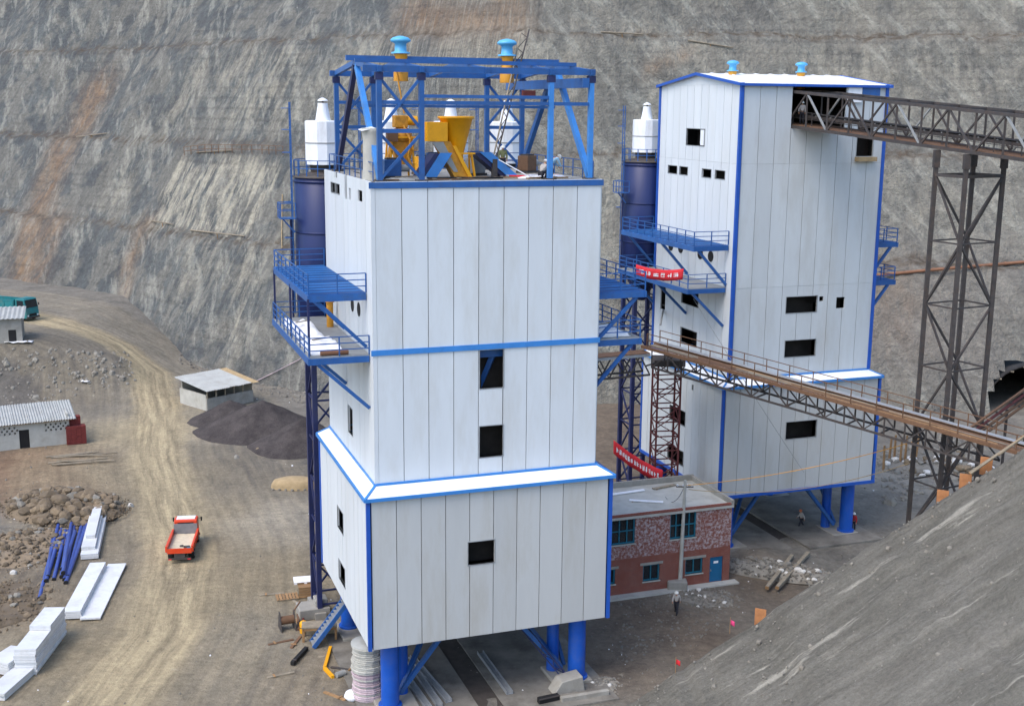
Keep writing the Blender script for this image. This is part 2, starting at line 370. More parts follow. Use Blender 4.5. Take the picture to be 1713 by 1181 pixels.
for pts, r, ch, w in STAIN:
    best = np.full(ns, 1e9)
    for p, q in zip(pts, pts[1:]):
        p, q = np.array(p), np.array(q); e = q-p; tt = np.clip(((HV-p)@e)/(e@e), 0, 1); best = np.minimum(best, np.linalg.norm(HV-p-tt[:, None]*e, axis=1))
    mask[:, ch] = np.maximum(mask[:, ch], w*np.exp(-(best/r)**2))
ax = (RP[1]-RP[0]); ay = (RP[3]-RP[0]); c0 = np.array(RP[0])
uu = ((HV-c0)@np.array(ax))/ax.length_squared; vv_ = ((HV[:, 2]-c0[2]))/(RP[3].z-RP[0].z)
inp = (uu > 0) & (uu < 1) & (vv_ > 0) & (vv_ < 1) & (np.abs(HV[:, 1]-c0[1]) < 40); mask[inp, 0] = 1.6
set_attr(hme, 'flow', flow); set_attr(hme, 'mask', mask)
k = NT('sprayed_rock'); o = k.tc.outputs['Object']
fa = k.n('ShaderNodeAttribute', attribute_name='flow'); ma = k.n('ShaderNodeAttribute', attribute_name='mask')
fs = k.n('ShaderNodeSeparateColor'); k.l(fa.outputs['Color'], fs.inputs[0]); ms = k.n('ShaderNodeSeparateColor'); k.l(ma.outputs['Color'], ms.inputs[0])
cv = k.n('ShaderNodeCombineXYZ'); k.l(fs.outputs[0], cv.inputs[0]); k.l(fs.outputs[1], cv.inputs[1]); fv = cv.outputs[0]
base = k.mix(fs.outputs[2], lin((122, 121, 114)), lin((98, 102, 102)))
base = k.mix(1., base, k.mix(k.ramp(k.noise(o, .09, 6, .65), .3, .7), (.78, .78, .80), (1.18, 1.17, 1.14)), 'MULTIPLY')
ptc = k.ramp(k.noise(o, .22, 5, .6, (1, 1, .8)), .46, .54)
base = k.mix(k.mul(ptc, .42), base, lin((150, 145, 132)))
stn = k.noise(fv, 1., 6, .72, (46, 6, 1)); st2 = k.noise(fv, 1., 5, .7, (130, 11, 1))
base = k.mix(1., base, k.mix(k.ramp(stn, .34, .66), (.84, .84, .85), (1.13, 1.13, 1.11)), 'MULTIPLY')
base = k.mix(1., base, k.mix(k.ramp(st2, .34, .66), (.88, .88, .89), (1.09, 1.09, 1.08)), 'MULTIPLY')
pale = k.n('ShaderNodeMath', operation='MULTIPLY', use_clamp=True); k.l(k.ramp(k.noise(fv, 1., 6, .75, (60, 16, 1)), .44, .62), pale.inputs[0]); k.l(ms.outputs[0], pale.inputs[1])
sk = k.n('ShaderNodeMath', operation='MULTIPLY_ADD'); sk.inputs[1].default_value = .75; k.l(fs.outputs[1], sk.inputs[0]); k.l(fs.outputs[0], sk.inputs[2])
cs_ = k.n('ShaderNodeCombineXYZ'); k.l(sk.outputs[0], cs_.inputs[0]); k.l(fs.outputs[1], cs_.inputs[1])
dg_ = k.noise(cs_.outputs[0], 1., 5, .7, (34, 13, 1))
base = k.mix(k.mul(k.ramp(dg_, .52, .62), .5), base, lin((172, 171, 158)))
base = k.mix(k.mul(k.ramp(dg_, .47, .34), .35), base, lin((92, 90, 86)))
base = k.mix(pale.outputs[0], base, lin((172, 167, 150)))
orn = k.mul(k.ramp(k.noise(fv, 1., 6, .75, (70, 30, 1)), .3, .62), ms.outputs[1])
base = k.mix(k.mul(orn, .75), base, lin((154, 124, 94)))
base = k.mix(k.mul(ms.outputs[2], .6), base, lin((128, 122, 114)))
# bench debris, rows of anchor heads and net courses, speckle
base = k.mix(k.mul(ma.outputs['Alpha'], k.ramp(k.noise(o, .8, 6), .35, .6)), base, lin((98, 88, 76)))
wv = k.n('ShaderNodeTexWave', wave_type='BANDS', bands_direction='Y'); wv.inputs['Scale'].default_value = 19; wv.inputs['Distortion'].default_value = 1.6; wv.inputs['Detail'].default_value = 3; wv.inputs['Detail Scale'].default_value = 14; k.l(fv, wv.inputs['Vector'])
ln = k.mul(k.mul(k.ramp(wv.outputs['Fac'], .80, .97), k.ramp(k.noise(o, .07, 3), .42, .6)), .30)
base = k.mix(ln, base, lin((86, 84, 82)))
wx = k.n('ShaderNodeTexWave', wave_type='BANDS', bands_direction='X'); wx.inputs['Scale'].default_value = 15; wx.inputs['Distortion'].default_value = 1.2; wx.inputs['Detail'].default_value = 2; wx.inputs['Detail Scale'].default_value = 10; k.l(fv, wx.inputs['Vector'])
base = k.mix(k.mul(k.mul(k.ramp(wx.outputs['Fac'], .86, .98), fs.outputs[2]), .22), base, lin((92, 92, 94)))
base = k.mix(1., base, k.mix(k.ramp(k.noise(o, 1.3, 5, .75), .3, .72), (.74, .74, .74), (1.2, 1.2, 1.19)), 'MULTIPLY')
spk = k.ramp(k.noise(o, .62, 5, .78), .67, .74); base = k.mix(k.mul(spk, .6), base, lin((70, 66, 62)))
spl = k.ramp(k.noise(o, .8, 5, .8, (1, 1, 1.4)), .685, .74); base = k.mix(k.mul(spl, .6), base, lin((204, 202, 192)))
hm = k.n('ShaderNodeMath', operation='ADD'); k.l(k.noise(o, .9, 5, .75), hm.inputs[0]); k.l(k.noise(o, .3, 5, .7), hm.inputs[1]); k.bump(hm.outputs[0], 1., .9)
hill = obj('hillside', hme, k.out(base, .95, 0, .15)); tag(hill, kind='structure')
# ---- near bank on the right (sprayed slope the photographer looks over)
EDGE = [(720, 1405, 63.5), (880, 1290, 66), (1030, 1181, 68), (1180, 1086, 71), (1330, 987, 73), (1512, 868, 74), (1640, 786, 72.5), (1713, 737, 71), (1850, 640, 69), (2050, 505, 66)]
EP = [atD(*e) for e in EDGE]
bv = []; bf = []; NQ = 110; NPn = 190; buv = []
exs = [p.x for p in EP]
def edge_at(x):
    y = np.interp(x, exs, [p.y for p in EP]); z = np.interp(x, exs, [p.z for p in EP]); return float(y), float(z)
for i in range(NPn+1):
    x = exs[0]+(exs[-1]-exs[0])*i/NPn; y0, z0 = edge_at(x)
    y0 += .35*noise.noise(Vector((x*.5, 0, 0))); z0 += .30*noise.noise(Vector((x*.35, 3, 0)))+.14*noise.noise(Vector((x*1.6, 5, 0)))
    for j in range(NQ+1):
        q = -9+j*.42
        if q < 0: y = y0-q*.55; z = z0+q*1.25-.25
        else: y = y0-q; z = z0-.05*q+.35*(1-math.exp(-q*.8))-.35+.42*fbm(x*.10+q*.03, q*.22, 3)*min(1, q*.5)+.12*fbm(x*.3, q*.8, 4)*min(1, q)+.07*fbm(x*.9, q*1.3, 6)*min(1, q)
        bv.append((x, y, z)); buv.append((x*.05, q*.05, 0, 1))
for i in range(NPn):
    for j in range(NQ): n0 = i*(NQ+1)+j; bf.append((n0, n0+1, n0+NQ+2, n0+NQ+1))
bme = bpy.data.meshes.new('foreground_slope'); bme.from_pydata(bv, [], bf); bme.polygons.foreach_set('use_smooth', [True]*len(bf)); bme.update(); set_attr(bme, 'flow', buv)
k = NT('sprayed_bank'); o = k.tc.outputs['Object']; fa = k.n('ShaderNodeAttribute', attribute_name='flow')
base = k.mix(k.ramp(k.noise(o, .16, 6, .7), .3, .7), lin((108, 106, 98)), lin((132, 129, 120)))
sn = k.noise(fa.outputs['Vector'], 1., 6, .7, (3.2, 22, 1))
base = k.mix(1., base, k.mix(k.ramp(sn, .34, .66), (.76, .75, .74), (1.16, 1.16, 1.15)), 'MULTIPLY')
base = k.mix(k.mul(k.ramp(k.noise(fa.outputs['Vector'], 1., 5, .65, (1.7, 9, 1)), .58, .64), .85), base, lin((172, 168, 155)))
base = k.mix(k.mul(k.ramp(k.noise(fa.outputs['Vector'], 1., 6, .75, (3.5, 15, 7)), .62, .72), .6), base, lin((82, 76, 68)))
base = k.mix(1., base, k.mix(k.ramp(k.noise(o, 4.2, 5, .78), .32, .7), (.76, .76, .76), (1.2, 1.2, 1.19)), 'MULTIPLY')
base = k.mix(k.mul(k.ramp(k.noise(o, 7, 4, .8), .62, .70), .45), base, lin((82, 78, 72)))
base = k.mix(k.mul(k.ramp(k.noise(o, 2.2, 4, .7), .66, .72), .45), base, lin((146, 142, 131)))
hb = k.n('ShaderNodeMath', operation='ADD'); k.l(k.noise(o, 3.4, 5, .78), hb.inputs[0]); k.l(sn, hb.inputs[1]); k.bump(hb.outputs[0], .9, .25)
bank = obj('foreground_slope', bme, k.out(base, .95, 0, .15)); tag(bank, kind='structure')

# ------------------------------------------------------------------ wall cladding
def wall_panels(root, face, u0, u1, z0, z1, pw, holes, m, W, D, rows=(), th=.10, off=0., name='wall_panel'):
    """face: 'f' b=const front, 'l' a=const left, 'r', 'k' back. Local u runs along the face. Each panel is an object with real joints."""
    n = max(1, round((u1-u0)/pw)); pw = (u1-u0)/n; g = .042
    zs = [z0]+[r for r in rows if z0 < r < z1]+[z1]
    def P(u, t, z):                                       # t: outward
        if face == 'f': return (u, off-t, z)
        if face == 'k': return (W-u, off+t, z)
        if face == 'l': return (off-t, u, z)
        return (off+t, u, z)
    def cell(mb, a, b, c, d, t0, t1):
        if b-a < 1e-4 or d-c < 1e-4: return
        v = [P(a, t0, c), P(b, t0, c), P(b, t0, d), P(a, t0, d), P(a, t1, c), P(b, t1, c), P(b, t1, d), P(a, t1, d)]
        mb.add(v, [(3, 2, 1, 0), (4, 5, 6, 7), (0, 1, 5, 4), (1, 2, 6, 5), (2, 3, 7, 6), (3, 0, 4, 7)])
    def minus(a, b, c, d):
        hs_ = [h for h in holes if h[0] < b-1e-4 and h[1] > a+1e-4 and h[2] < d-1e-4 and h[3] > c+1e-4]
        us = sorted({a, b, *[min(b, max(a, q)) for h in hs_ for q in h[:2]]}); ws = sorted({c, d, *[min(d, max(c, q)) for h in hs_ for q in h[2:4]]})
        cells = []
        for i in range(len(us)-1):
            run = None
            for j in range(len(ws)-1):
                um, wm = (us[i]+us[i+1])/2, (ws[j]+ws[j+1])/2
                free = not any(h[0] < um < h[1] and h[2] < wm < h[3] for h in hs_)
                if free and run is None: run = ws[j]
                if (not free or j == len(ws)-2) and run is not None:
                    cells.append((us[i], us[i+1], run, ws[j+1] if free else ws[j])); run = None
        return [q for q in cells if q[1]-q[0] > .03 and q[3]-q[2] > .03]
    def groups(cells):                                    # cells that touch belong to one panel
        left = list(cells); out = []
        while left:
            g_ = [left.pop()]; grew = True
            while grew:
                grew = False
                for q in list(left):
                    if any(q[0] <= p[1]+1e-6 and q[1] >= p[0]-1e-6 and q[2] < p[3] and q[3] > p[2] for p in g_): g_.append(q); left.remove(q); grew = True
            out.append(g_)
        return out
    for i in range(n):
        for c, d in zip(zs, zs[1:]):
            t = th+random.uniform(-.006, .006)
            for g_ in groups(minus(u0+i*pw+g/2, u0+(i+1)*pw-g/2, c+.006, d-.006)):
                mb = MB()
                for q in g_: cell(mb, *q, 0, t)
                obj(name, mb, m, root)
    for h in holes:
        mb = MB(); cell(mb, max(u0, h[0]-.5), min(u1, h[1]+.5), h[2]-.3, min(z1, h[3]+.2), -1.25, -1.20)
        if h[3]-h[2] < 3: obj('opening_backing', mb, M_BACKING, root)  # sheet added behind each opening, catches skylight so it reads less black
        if h[1]-h[0] > 1.2 and h[3]-h[2] > .5 and h[3] < z1 and h[3]-h[2] < 3:
            mb = MB(); w_ = .05
            for c_ in ((h[0]-w_, h[1]+w_, h[2]-w_, h[2]), (h[0]-w_, h[1]+w_, h[3], h[3]+w_), (h[0]-w_, h[0], h[2], h[3]), (h[1], h[1]+w_, h[2], h[3])): cell(mb, *c_, -.02, th+.022)
            obj('opening_trim', mb, M_GALV, root)
    mb = MB()
    for q in minus(u0, u1, z0, z1): cell(mb, *q, -.04, -.008)
    obj('inner_lining', mb, M_LINER, root)
def skirt(root, W, D, zo, zi, ins, inl, inr, o=.28):
    out = [(-o, -o), (W+o, -o), (W+o, D+o), (-o, D+o)]; inn = [(inl, ins), (W-inr, ins), (W-inr, D-.02), (inl, D-.02)]
    for i in range(4):
        j = (i+1) % 4; mb = MB()
        t = [(*out[i], zo), (*out[j], zo), (*inn[j], zi), (*inn[i], zi)]
        mb.add(t+[(x, y, z-.06) for x, y, z in t], [(0, 1, 2, 3), (7, 6, 5, 4), (0, 4, 5, 1), (1, 5, 6, 2), (2, 6, 7, 3), (3, 7, 4, 0)])
        e = obj('skirt_roof', mb, M_FLASH, root)
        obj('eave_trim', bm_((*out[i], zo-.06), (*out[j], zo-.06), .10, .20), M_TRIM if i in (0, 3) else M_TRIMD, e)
        obj('joint_trim', bm_((*inn[i], zi+.06), (*inn[j], zi+.06), .14, .14), M_TRIM, e)
        obj('hip_trim', bm_((*out[i], zo+.03), (*inn[i], zi+.03), .14, .06), M_TRIM, e)
def railing(parent, pts, h=1.05, sp=1.4, m=M_BLUE, r=.035, mid=2, name='railing'):
    mb = MB(); ln_ = [Vector(p) for p in pts]
    for k_ in range(mid):
        z = h*(k_+1)/mid
        for p, q in zip(ln_, ln_[1:]): mb.beam(p+Vector((0, 0, z)), q+Vector((0, 0, z)), r*1.6)
    ra = obj(name, mb, m, parent)
    for p, q in zip(ln_, ln_[1:]):
        n = max(1, round((q-p).length/sp))
        for i in range(n+(q is ln_[-1])):
            c = p.lerp(q, i/n); obj('post', bm_(c, c+Vector((0, 0, h)), r*2), m, ra if parent.parent is None else parent)
    return ra

def tower(O, W, D, zb, zs, zi, zt, ins, inl, inr, label, hole, pm, rows, pwl, pwu):
    t = thing('batching_tower', label, 'tower', O, YAW, 'clad concrete batching towers')
    e = .10
    # lower box
    wall_panels(t, 'f', .12, W-.12, zb, zs-.02, pwl, hole['fl'], M_LOW, W, D)
    wall_panels(t, 'l', .12, D, zb, zs-.02, 1.2, hole['ll'], M_SIDE if pm is M_PANEL else pm, W, D)
    wall_panels(t, 'r', .12, D, zb, zs-.02, 1.5, [], pm, W, D, off=W)
    wall_panels(t, 'k', 0, W, zb, zs-.02, 1.5, [], pm, W, D, off=D)
    # upper box
    wall_panels(t, 'f', inl+.12, W-inr, zi, zt, pwu, hole['fu'], pm, W, D, rows, off=ins)
    wall_panels(t, 'l', ins+.12, D-.03, zi, zt, 1.2, hole['lu'], M_SIDE, W, D, rows, off=inl)
    wall_panels(t, 'r', ins+.02, D-.03, zi, zt, 1.5, hole.get('ru', []), pm, W, D, rows, off=W-inr)
    wall_panels(t, 'k', inr, W-inl, zi, zt, 1.5, [], pm, W, D, off=D-.03)
    # corner trims
    for (x, y, z0, z1, mm) in ((-.06, -.06, zb-.03, zs-.1, M_TRIMD), (W+.06, -.06, zb-.03, zs-.1, M_TRIMD), (-.06, D+.06, zb, zs-.1, M_TRIMD), (W+.06, D+.06, zb, zs-.1, M_TRIMD)):
        obj('corner_trim', bx(x-.11, x+.11, y-.11, y+.11, z0, z1), mm, t)
    skirt(t, W, D, zs+.04, zi+.32, ins-e, inl-e, inr-e)
    # structure: bottom slab, floors, columns, braces
    obj('bottom_slab', bx(.03, W-.03, .03, D-.03, zb+.08, zb+.3), M_DARK, t)
    for z in (zs-.15, 18.8, 22.4, 27.5): obj('floor_slab', bx(inl+.08, W-inr-.08, ins+.08, D-.12, z-.12, z), M_LINER, t)  # inner floors added to seal the tower and keep its openings dark
    for sx in (0, 1):
        for sy in (0, 1):
            X = (lambda a: W-a) if sx else (lambda a: a); Y = (lambda b: D-b) if sy else (lambda b: b)
            c = obj('column', MB().tube((X(1.42), Y(1.25), -.1), (X(1.42), Y(1.25), zb+.06), .56, n=24), M_COLUMN, t)
            obj('base_flange', MB().tube((X(1.42), Y(1.25), .3), (X(1.42), Y(1.25), .42), .72, n=24), M_COLUMN, c)
            obj('column', MB().tube((X(2.5), Y(2.7), -.1), (X(2.5), Y(2.7), zb+.06), .40, n=20), M_COLUMN, t)
            obj('pad_footing', bx(X(3.1) if sx else .6, W-.6 if sx else 3.1, Y(3.3) if sy else .5, D-.5 if sy else 3.3, -.3, .3), M_CONC, t, .04)
            for q in ((5.6, 2.2), (5.0, 4.2)): obj('brace', bm_((X(2.2), Y(1.9), .7), (X(q[0]), Y(q[1]), zb+.05), .26), M_BLUE, t)
            obj('brace', bm_((X(1.9), Y(2.2), .7), (X(2.0), Y(6.0), zb+.05), .22), M_BLUE, t)
    return t
# ---- near tower
hA = dict(fl=[(5.95, 7.6, 9.25, 10.68)], ll=[(7.0, 8.85, 9.35, 10.75), (6.75, 8.75, 5.85, 7.15)],
          fu=[(6.95, 8.42, 19.75, 22.05), (6.95, 8.42, 15.55, 17.45)],
          lu=[(6.9, 8.2, 15.8, 17.5), (10.95, 12.3, 30.6, 31.2), (9.5, 10.8, 30.62, 31.2), (7.4, 8.0, 30.45, 31.93), (6.25, 6.75, 30.5, 31.2), (3.1, 4.3, 30.6, 31.25), (10.3, 11.0, 31.55, 31.93)])
tA = tower(A0, 15.06, 14.6, 4.69, 13.95, 14.1, 31.9, .97, .70, .62, 'near white-clad tower with an open blue steel frame and yellow hopper on its roof', hA, M_PANEL, (22.26,), 1.5, 1.5)
W, D = 15.06, 14.6
obj('band_trim', bx(.48, 14.56, .80, .865, 22.10, 22.42), M_TRIM, tA); obj('band_trim', bx(.48, 14.56, .80, .865, 31.52, 31.86), M_BLUE, tA)
obj('corner_trim', bx(.585, .826, .862, 1.085, 14.4, 22.1), M_PANEL, tA); obj('corner_trim', bx(.585, .826, .862, 1.085, 22.12, 31.5), M_PANEL, tA)
for b, z in ((11.6, 24.3), (9.9, 24.3), (6.3, 24.2), (4.5, 24.2)):
    o_ = obj('vent_hole_disc', MB().tube((.605, b, z), (.57, b, z), .42, n=18), M_BLACK, tA)  # black disc on the cladding stands in for a dark vent hole
roofA = obj('roof_deck', bx(.75, 14.40, 1.05, 14.45, 31.6, 31.86), M_CONC, tA)
# blue beam and bracing seen through the upper front window
obj('inner_beam', bm_((6.6, 1.8, 21.7), (8.8, 1.8, 21.7), .5, .45), M_BLUE, tA); obj('inner_brace', bm_((8.1, 1.9, 21.5), (7.4, 2.4, 19.4), .3), M_BLUE, tA)
# open steel frame on the roof
fr = obj('roof_frame', bm_((.6, 7.0, 38.75), (14.0, 7.0, 38.75), .26, .3), M_BLUE, tA)
zE = 38.0
for b, a0_ in ((1.2, .3), (13.0, .8)): obj('eave_beam', bm_((a0_, b, zE), (14.0, b, zE), .28, .34), M_BLUE, fr)
for b, z in ((4.1, 38.4),): obj('purlin', bm_((.5, b, z+.12), (14.0, b, z+.12), .2, .22), M_BLUE, fr)
for a in (1.2, 3.6, 7.4, 11.3, 13.8):
    obj('rafter', bm_((a, .9, 37.98), (a, 7.0, 38.5), .24, .3), M_BLUE, fr); obj('rafter', bm_((a, 7.0, 38.5), (a, 13.3, 37.98), .24, .3), M_BLUE, fr)
for b in (1.2, 13.0):
    for a in (1.2, 3.6, 11.3, 13.8):
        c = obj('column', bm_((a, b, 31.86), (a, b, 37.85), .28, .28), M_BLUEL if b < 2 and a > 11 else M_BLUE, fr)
        obj('base_plate', bx(a-.32, a+.32, b-.32, b+.32, 31.86, 31.96), M_DARK, fr); obj('gusset', bx(a-.22, a+.22, b-.16, b+.16, 37.4, 37.8), M_NAVY, fr)
    for a0, a1 in ((1.2, 3.6), (11.3, 13.8)):
        if b < 2 and a0 > 5: continue
        for z0, z1 in ((32.0, 34.55), (34.75, 37.6)):
            obj('brace', bm_((a0, b-.06, z0), (a1, b-.06, z1), .15), M_BLUE, fr); obj('brace', bm_((a0, b+.1, z1), (a1, b+.1, z0), .15), M_BLUE, fr)
        obj('tie_beam', bm_((a0, b, 34.65), (a1, b, 34.65), .22), M_BLUE, fr)
    obj('tie_beam', bm_((1.2, b, 36.2), (13.8, b, 36.2), .2), M_BLUE, fr)
obj('tie_beam', bm_((3.6, 1.2, 36.55), (11.3, 1.2, 36.55), .18), M_BLUE, fr)
for a in (1.2, 13.8):
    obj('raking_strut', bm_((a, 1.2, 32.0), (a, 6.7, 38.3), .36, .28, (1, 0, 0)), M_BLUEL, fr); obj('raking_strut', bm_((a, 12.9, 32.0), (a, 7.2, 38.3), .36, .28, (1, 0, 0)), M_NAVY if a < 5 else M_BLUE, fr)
obj('crane_beam', bm_((13.4, 1.0, 37.4), (13.4, 14.6, 37.4), .4, .55), M_BLUE, fr)
obj('tie_beam', bm_((1.2, 7, 36.0), (13.8, 7, 36.0), .16), M_BLUE, fr)

# platforms on the sides of a tower
def platform(t, x0, x1, b0, b1, z, wall_x, name='platform', brace_dz=3.2, mb_=M_BLUE, rail=True, deck=M_BLUEL):
    if deck is M_BLUEL:
        dk_ = obj(name, bx(x0, x1, b0, b0+.12, z-.08, z), mb_, t); n = int((b1-b0-.2)/.34)
        for i in range(1, n+1): y = b0+.06+i*(b1-b0-.12)/n; obj('grating_bar', bx(x0, x1, y-.045, y+.045, z-.06, z-.01), mb_ if i % 3 else deck, dk_)
    else: dk_ = obj(name, bx(x0, x1, b0, b1, z-.08, z), deck, t)
    outx = x0 if abs(x0-wall_x) > abs(x1-wall_x) else x1; inx = x1 if outx == x0 else x0
    for b in (b0, (b0+b1)/2, b1): obj('cross_beam', bm_((x0, b, z-.26), (x1, b, z-.26), .16, .36), mb_, dk_)
    obj('edge_beam', bm_((outx, b0-.11, z-.25), (outx, b1+.11, z-.25), .16, .38), mb_, dk_)
    for b in (b0+.15, (b0+b1)/2, b1-.15): obj('brace', bm_((outx+(.5 if outx < inx else -.5), b, z-.45), (inx, b, z-brace_dz), .2), mb_, dk_)
    if rail:
        ra = railing(dk_, [(inx, b0, z), (outx, b0, z), (outx, b1, z), (inx, b1, z)], 1.1, 1.5, mb_, .035, 3)
    return dk_
platform(tA, -2.75, .55, 2.3, 15.0, 25.55, .6)
pl = platform(tA, -2.9, .55, 1.7, 15.2, 22.05, .6, deck=M_GRY)
platform(tA, 14.6, 17.9, 1.7, 15.0, 25.05, 14.5)
platform(tA, 14.6, 17.7, 1.8, 15.0, 22.1, 14.5, deck=M_GRY)
for b in (2.2, 8.5, 15): obj('hanger_post', bm_((-2.8, b, 22), (-2.8, b, 25.3), .12), M_NAVY, tA)

# ---- far tower
hB = dict(fl=[(5.85, 8.75, 9.45, 10.88)], ll=[(6.2, 9.1, 9.4, 10.65), (6.3, 9.25, 5.85, 7.1), (5.0, 5.3, 12.8, 13.3)],
          fu=[(5.75, 8.65, 19.8, 21.12), (5.85, 8.75, 16.15, 17.52), (8.85, 9.25, 20.65, 21.05), (10.5, 11.3, 19.98, 20.9), (5.3, 10.25, 34.55, 37.95), (11.5, 13.05, 32.35, 34.9)],
          lu=[(6.4, 9.6, 33.0, 34.35), (11.1, 12.8, 30.5, 31.15), (9.15, 10.65, 30.5, 31.15), (5.05, 6.6, 30.5, 31.15), (2.8, 4.4, 30.5, 31.15), (6.4, 9.4, 19.6, 20.85), (6.4, 9.35, 16.2, 17.45), (12.5, 13.4, 18.4, 20.6)])
WB, DB = 14.65, 14.7
tB = tower(B0, WB, DB, 4.91, 14.17, 14.3, 37.9, .84, .90, .68, 'far white-clad tower with blue corner trim and a conveyor gallery entering near its roof', hB, M_PANELB, (22.0, 31.8), 1.37, 1.37)
for (x, y) in ((.90-.08, .84-.08), (WB-.68+.08, .84-.08), (.90-.08, DB)):
    obj('corner_trim', bx(x-.13, x+.13, y-.13, y+.13, 14.7, 38.0), M_TRIMD, tB)
for y0, y1, x0, x1 in ((-.2, -.1, -.17, WB+.17), (-.1, DB, -.2, -.1), (-.1, DB, WB+.1, WB+.2)): obj('bottom_trim', bx(x0, x1, y0, y1, 4.86, 5.12), M_TRIMD, tB)
# gable roof
rb = (DB+.84)/2; gz0, gz1 = 37.95, 38.85
for s_, y0 in ((-1, .84-.35), (1, DB+.3)):
    mb = MB(); q = [(.55, y0, gz0-.02), (WB-.3, y0, gz0-.02), (WB-.3, rb, gz1), (.55, rb, gz1)]
    if s_ > 0: q = [q[1], q[0], q[3], q[2]]
    mb.add(q+[(x, y, z-.08) for x, y, z in q], [(0, 1, 2, 3), (7, 6, 5, 4), (0, 4, 5, 1), (1, 5, 6, 2), (2, 6, 7, 3), (3, 7, 4, 0)])
    r_ = obj('roof', mb, M_FLASH, tB)
    obj('eave_trim', bm_((.5, y0-.04, gz0-.1), (WB-.25, y0-.04, gz0-.1), .08, .2), M_TRIMD, r_)
    for x in (.5, WB-.25): obj('verge_trim', bm_((x, y0, gz0-.08), (x, rb, gz1-.06), .1, .22), M_TRIMD, r_)
    for i in range(1, 10):
        x = .55+i*(WB-.85)/10; obj('roof_rib', bm_((x, y0+.05, gz0+.02), (x, rb, gz1+.04), .06, .05), M_FLASH, r_)
for x, nm in ((.85, 'gable_panel'), (WB-.66, 'gable_panel')):
    obj(nm, MB().prism([(x-.05, .9, 37.9), (x-.05, DB-.05, 37.9), (x-.05, rb, 38.75)], (.1, 0, 0)), M_SIDE, tB)
for b, z in ((11.75, 24.25), (9.9, 24.25), (6.35, 24.15), (4.55, 24.15)): obj('vent_hole_disc', MB().tube((.805, b, z), (.76, b, z), .45, n=18), M_BLACK, tB)  # black discs, the dark of open vent holes put into the colour
obj('window_awning', bx(11.4, 13.2, .25, .74, 31.95, 32.3), M_STRAW, tB)
obj('opening_panel', bx(10.3, 11.6, .60, .735, 36.6, 37.85), M_FLASH, tB); obj('opening_panel', bx(11.65, 13.3, .60, .735, 37.1, 37.85), M_BLUE, tB)
obj('window_leaf', bx(.72, .78, 6.45, 7.0, 33.05, 34.3), M_WHITE, tB)
platform(tB, -2.3, .75, 1.7, 15.2, 25.4, .8); platform(tB, -2.6, .75, 1.9, 15.0, 22.0, .8, deck=M_GRY)
platform(tB, WB-.5, WB+2.2, 1.8, 15., 25.2, WB-.6); platform(tB, WB-.5, WB+2.2, 1.8, 15., 22.0, WB-.6)
# hooks, pipe stub on far tower
obj('outrigger_pipe', MB().tube((.8, 12.9, 18.3), (-2.6, 6.5, 18.3), .09), M_GRY, tB)

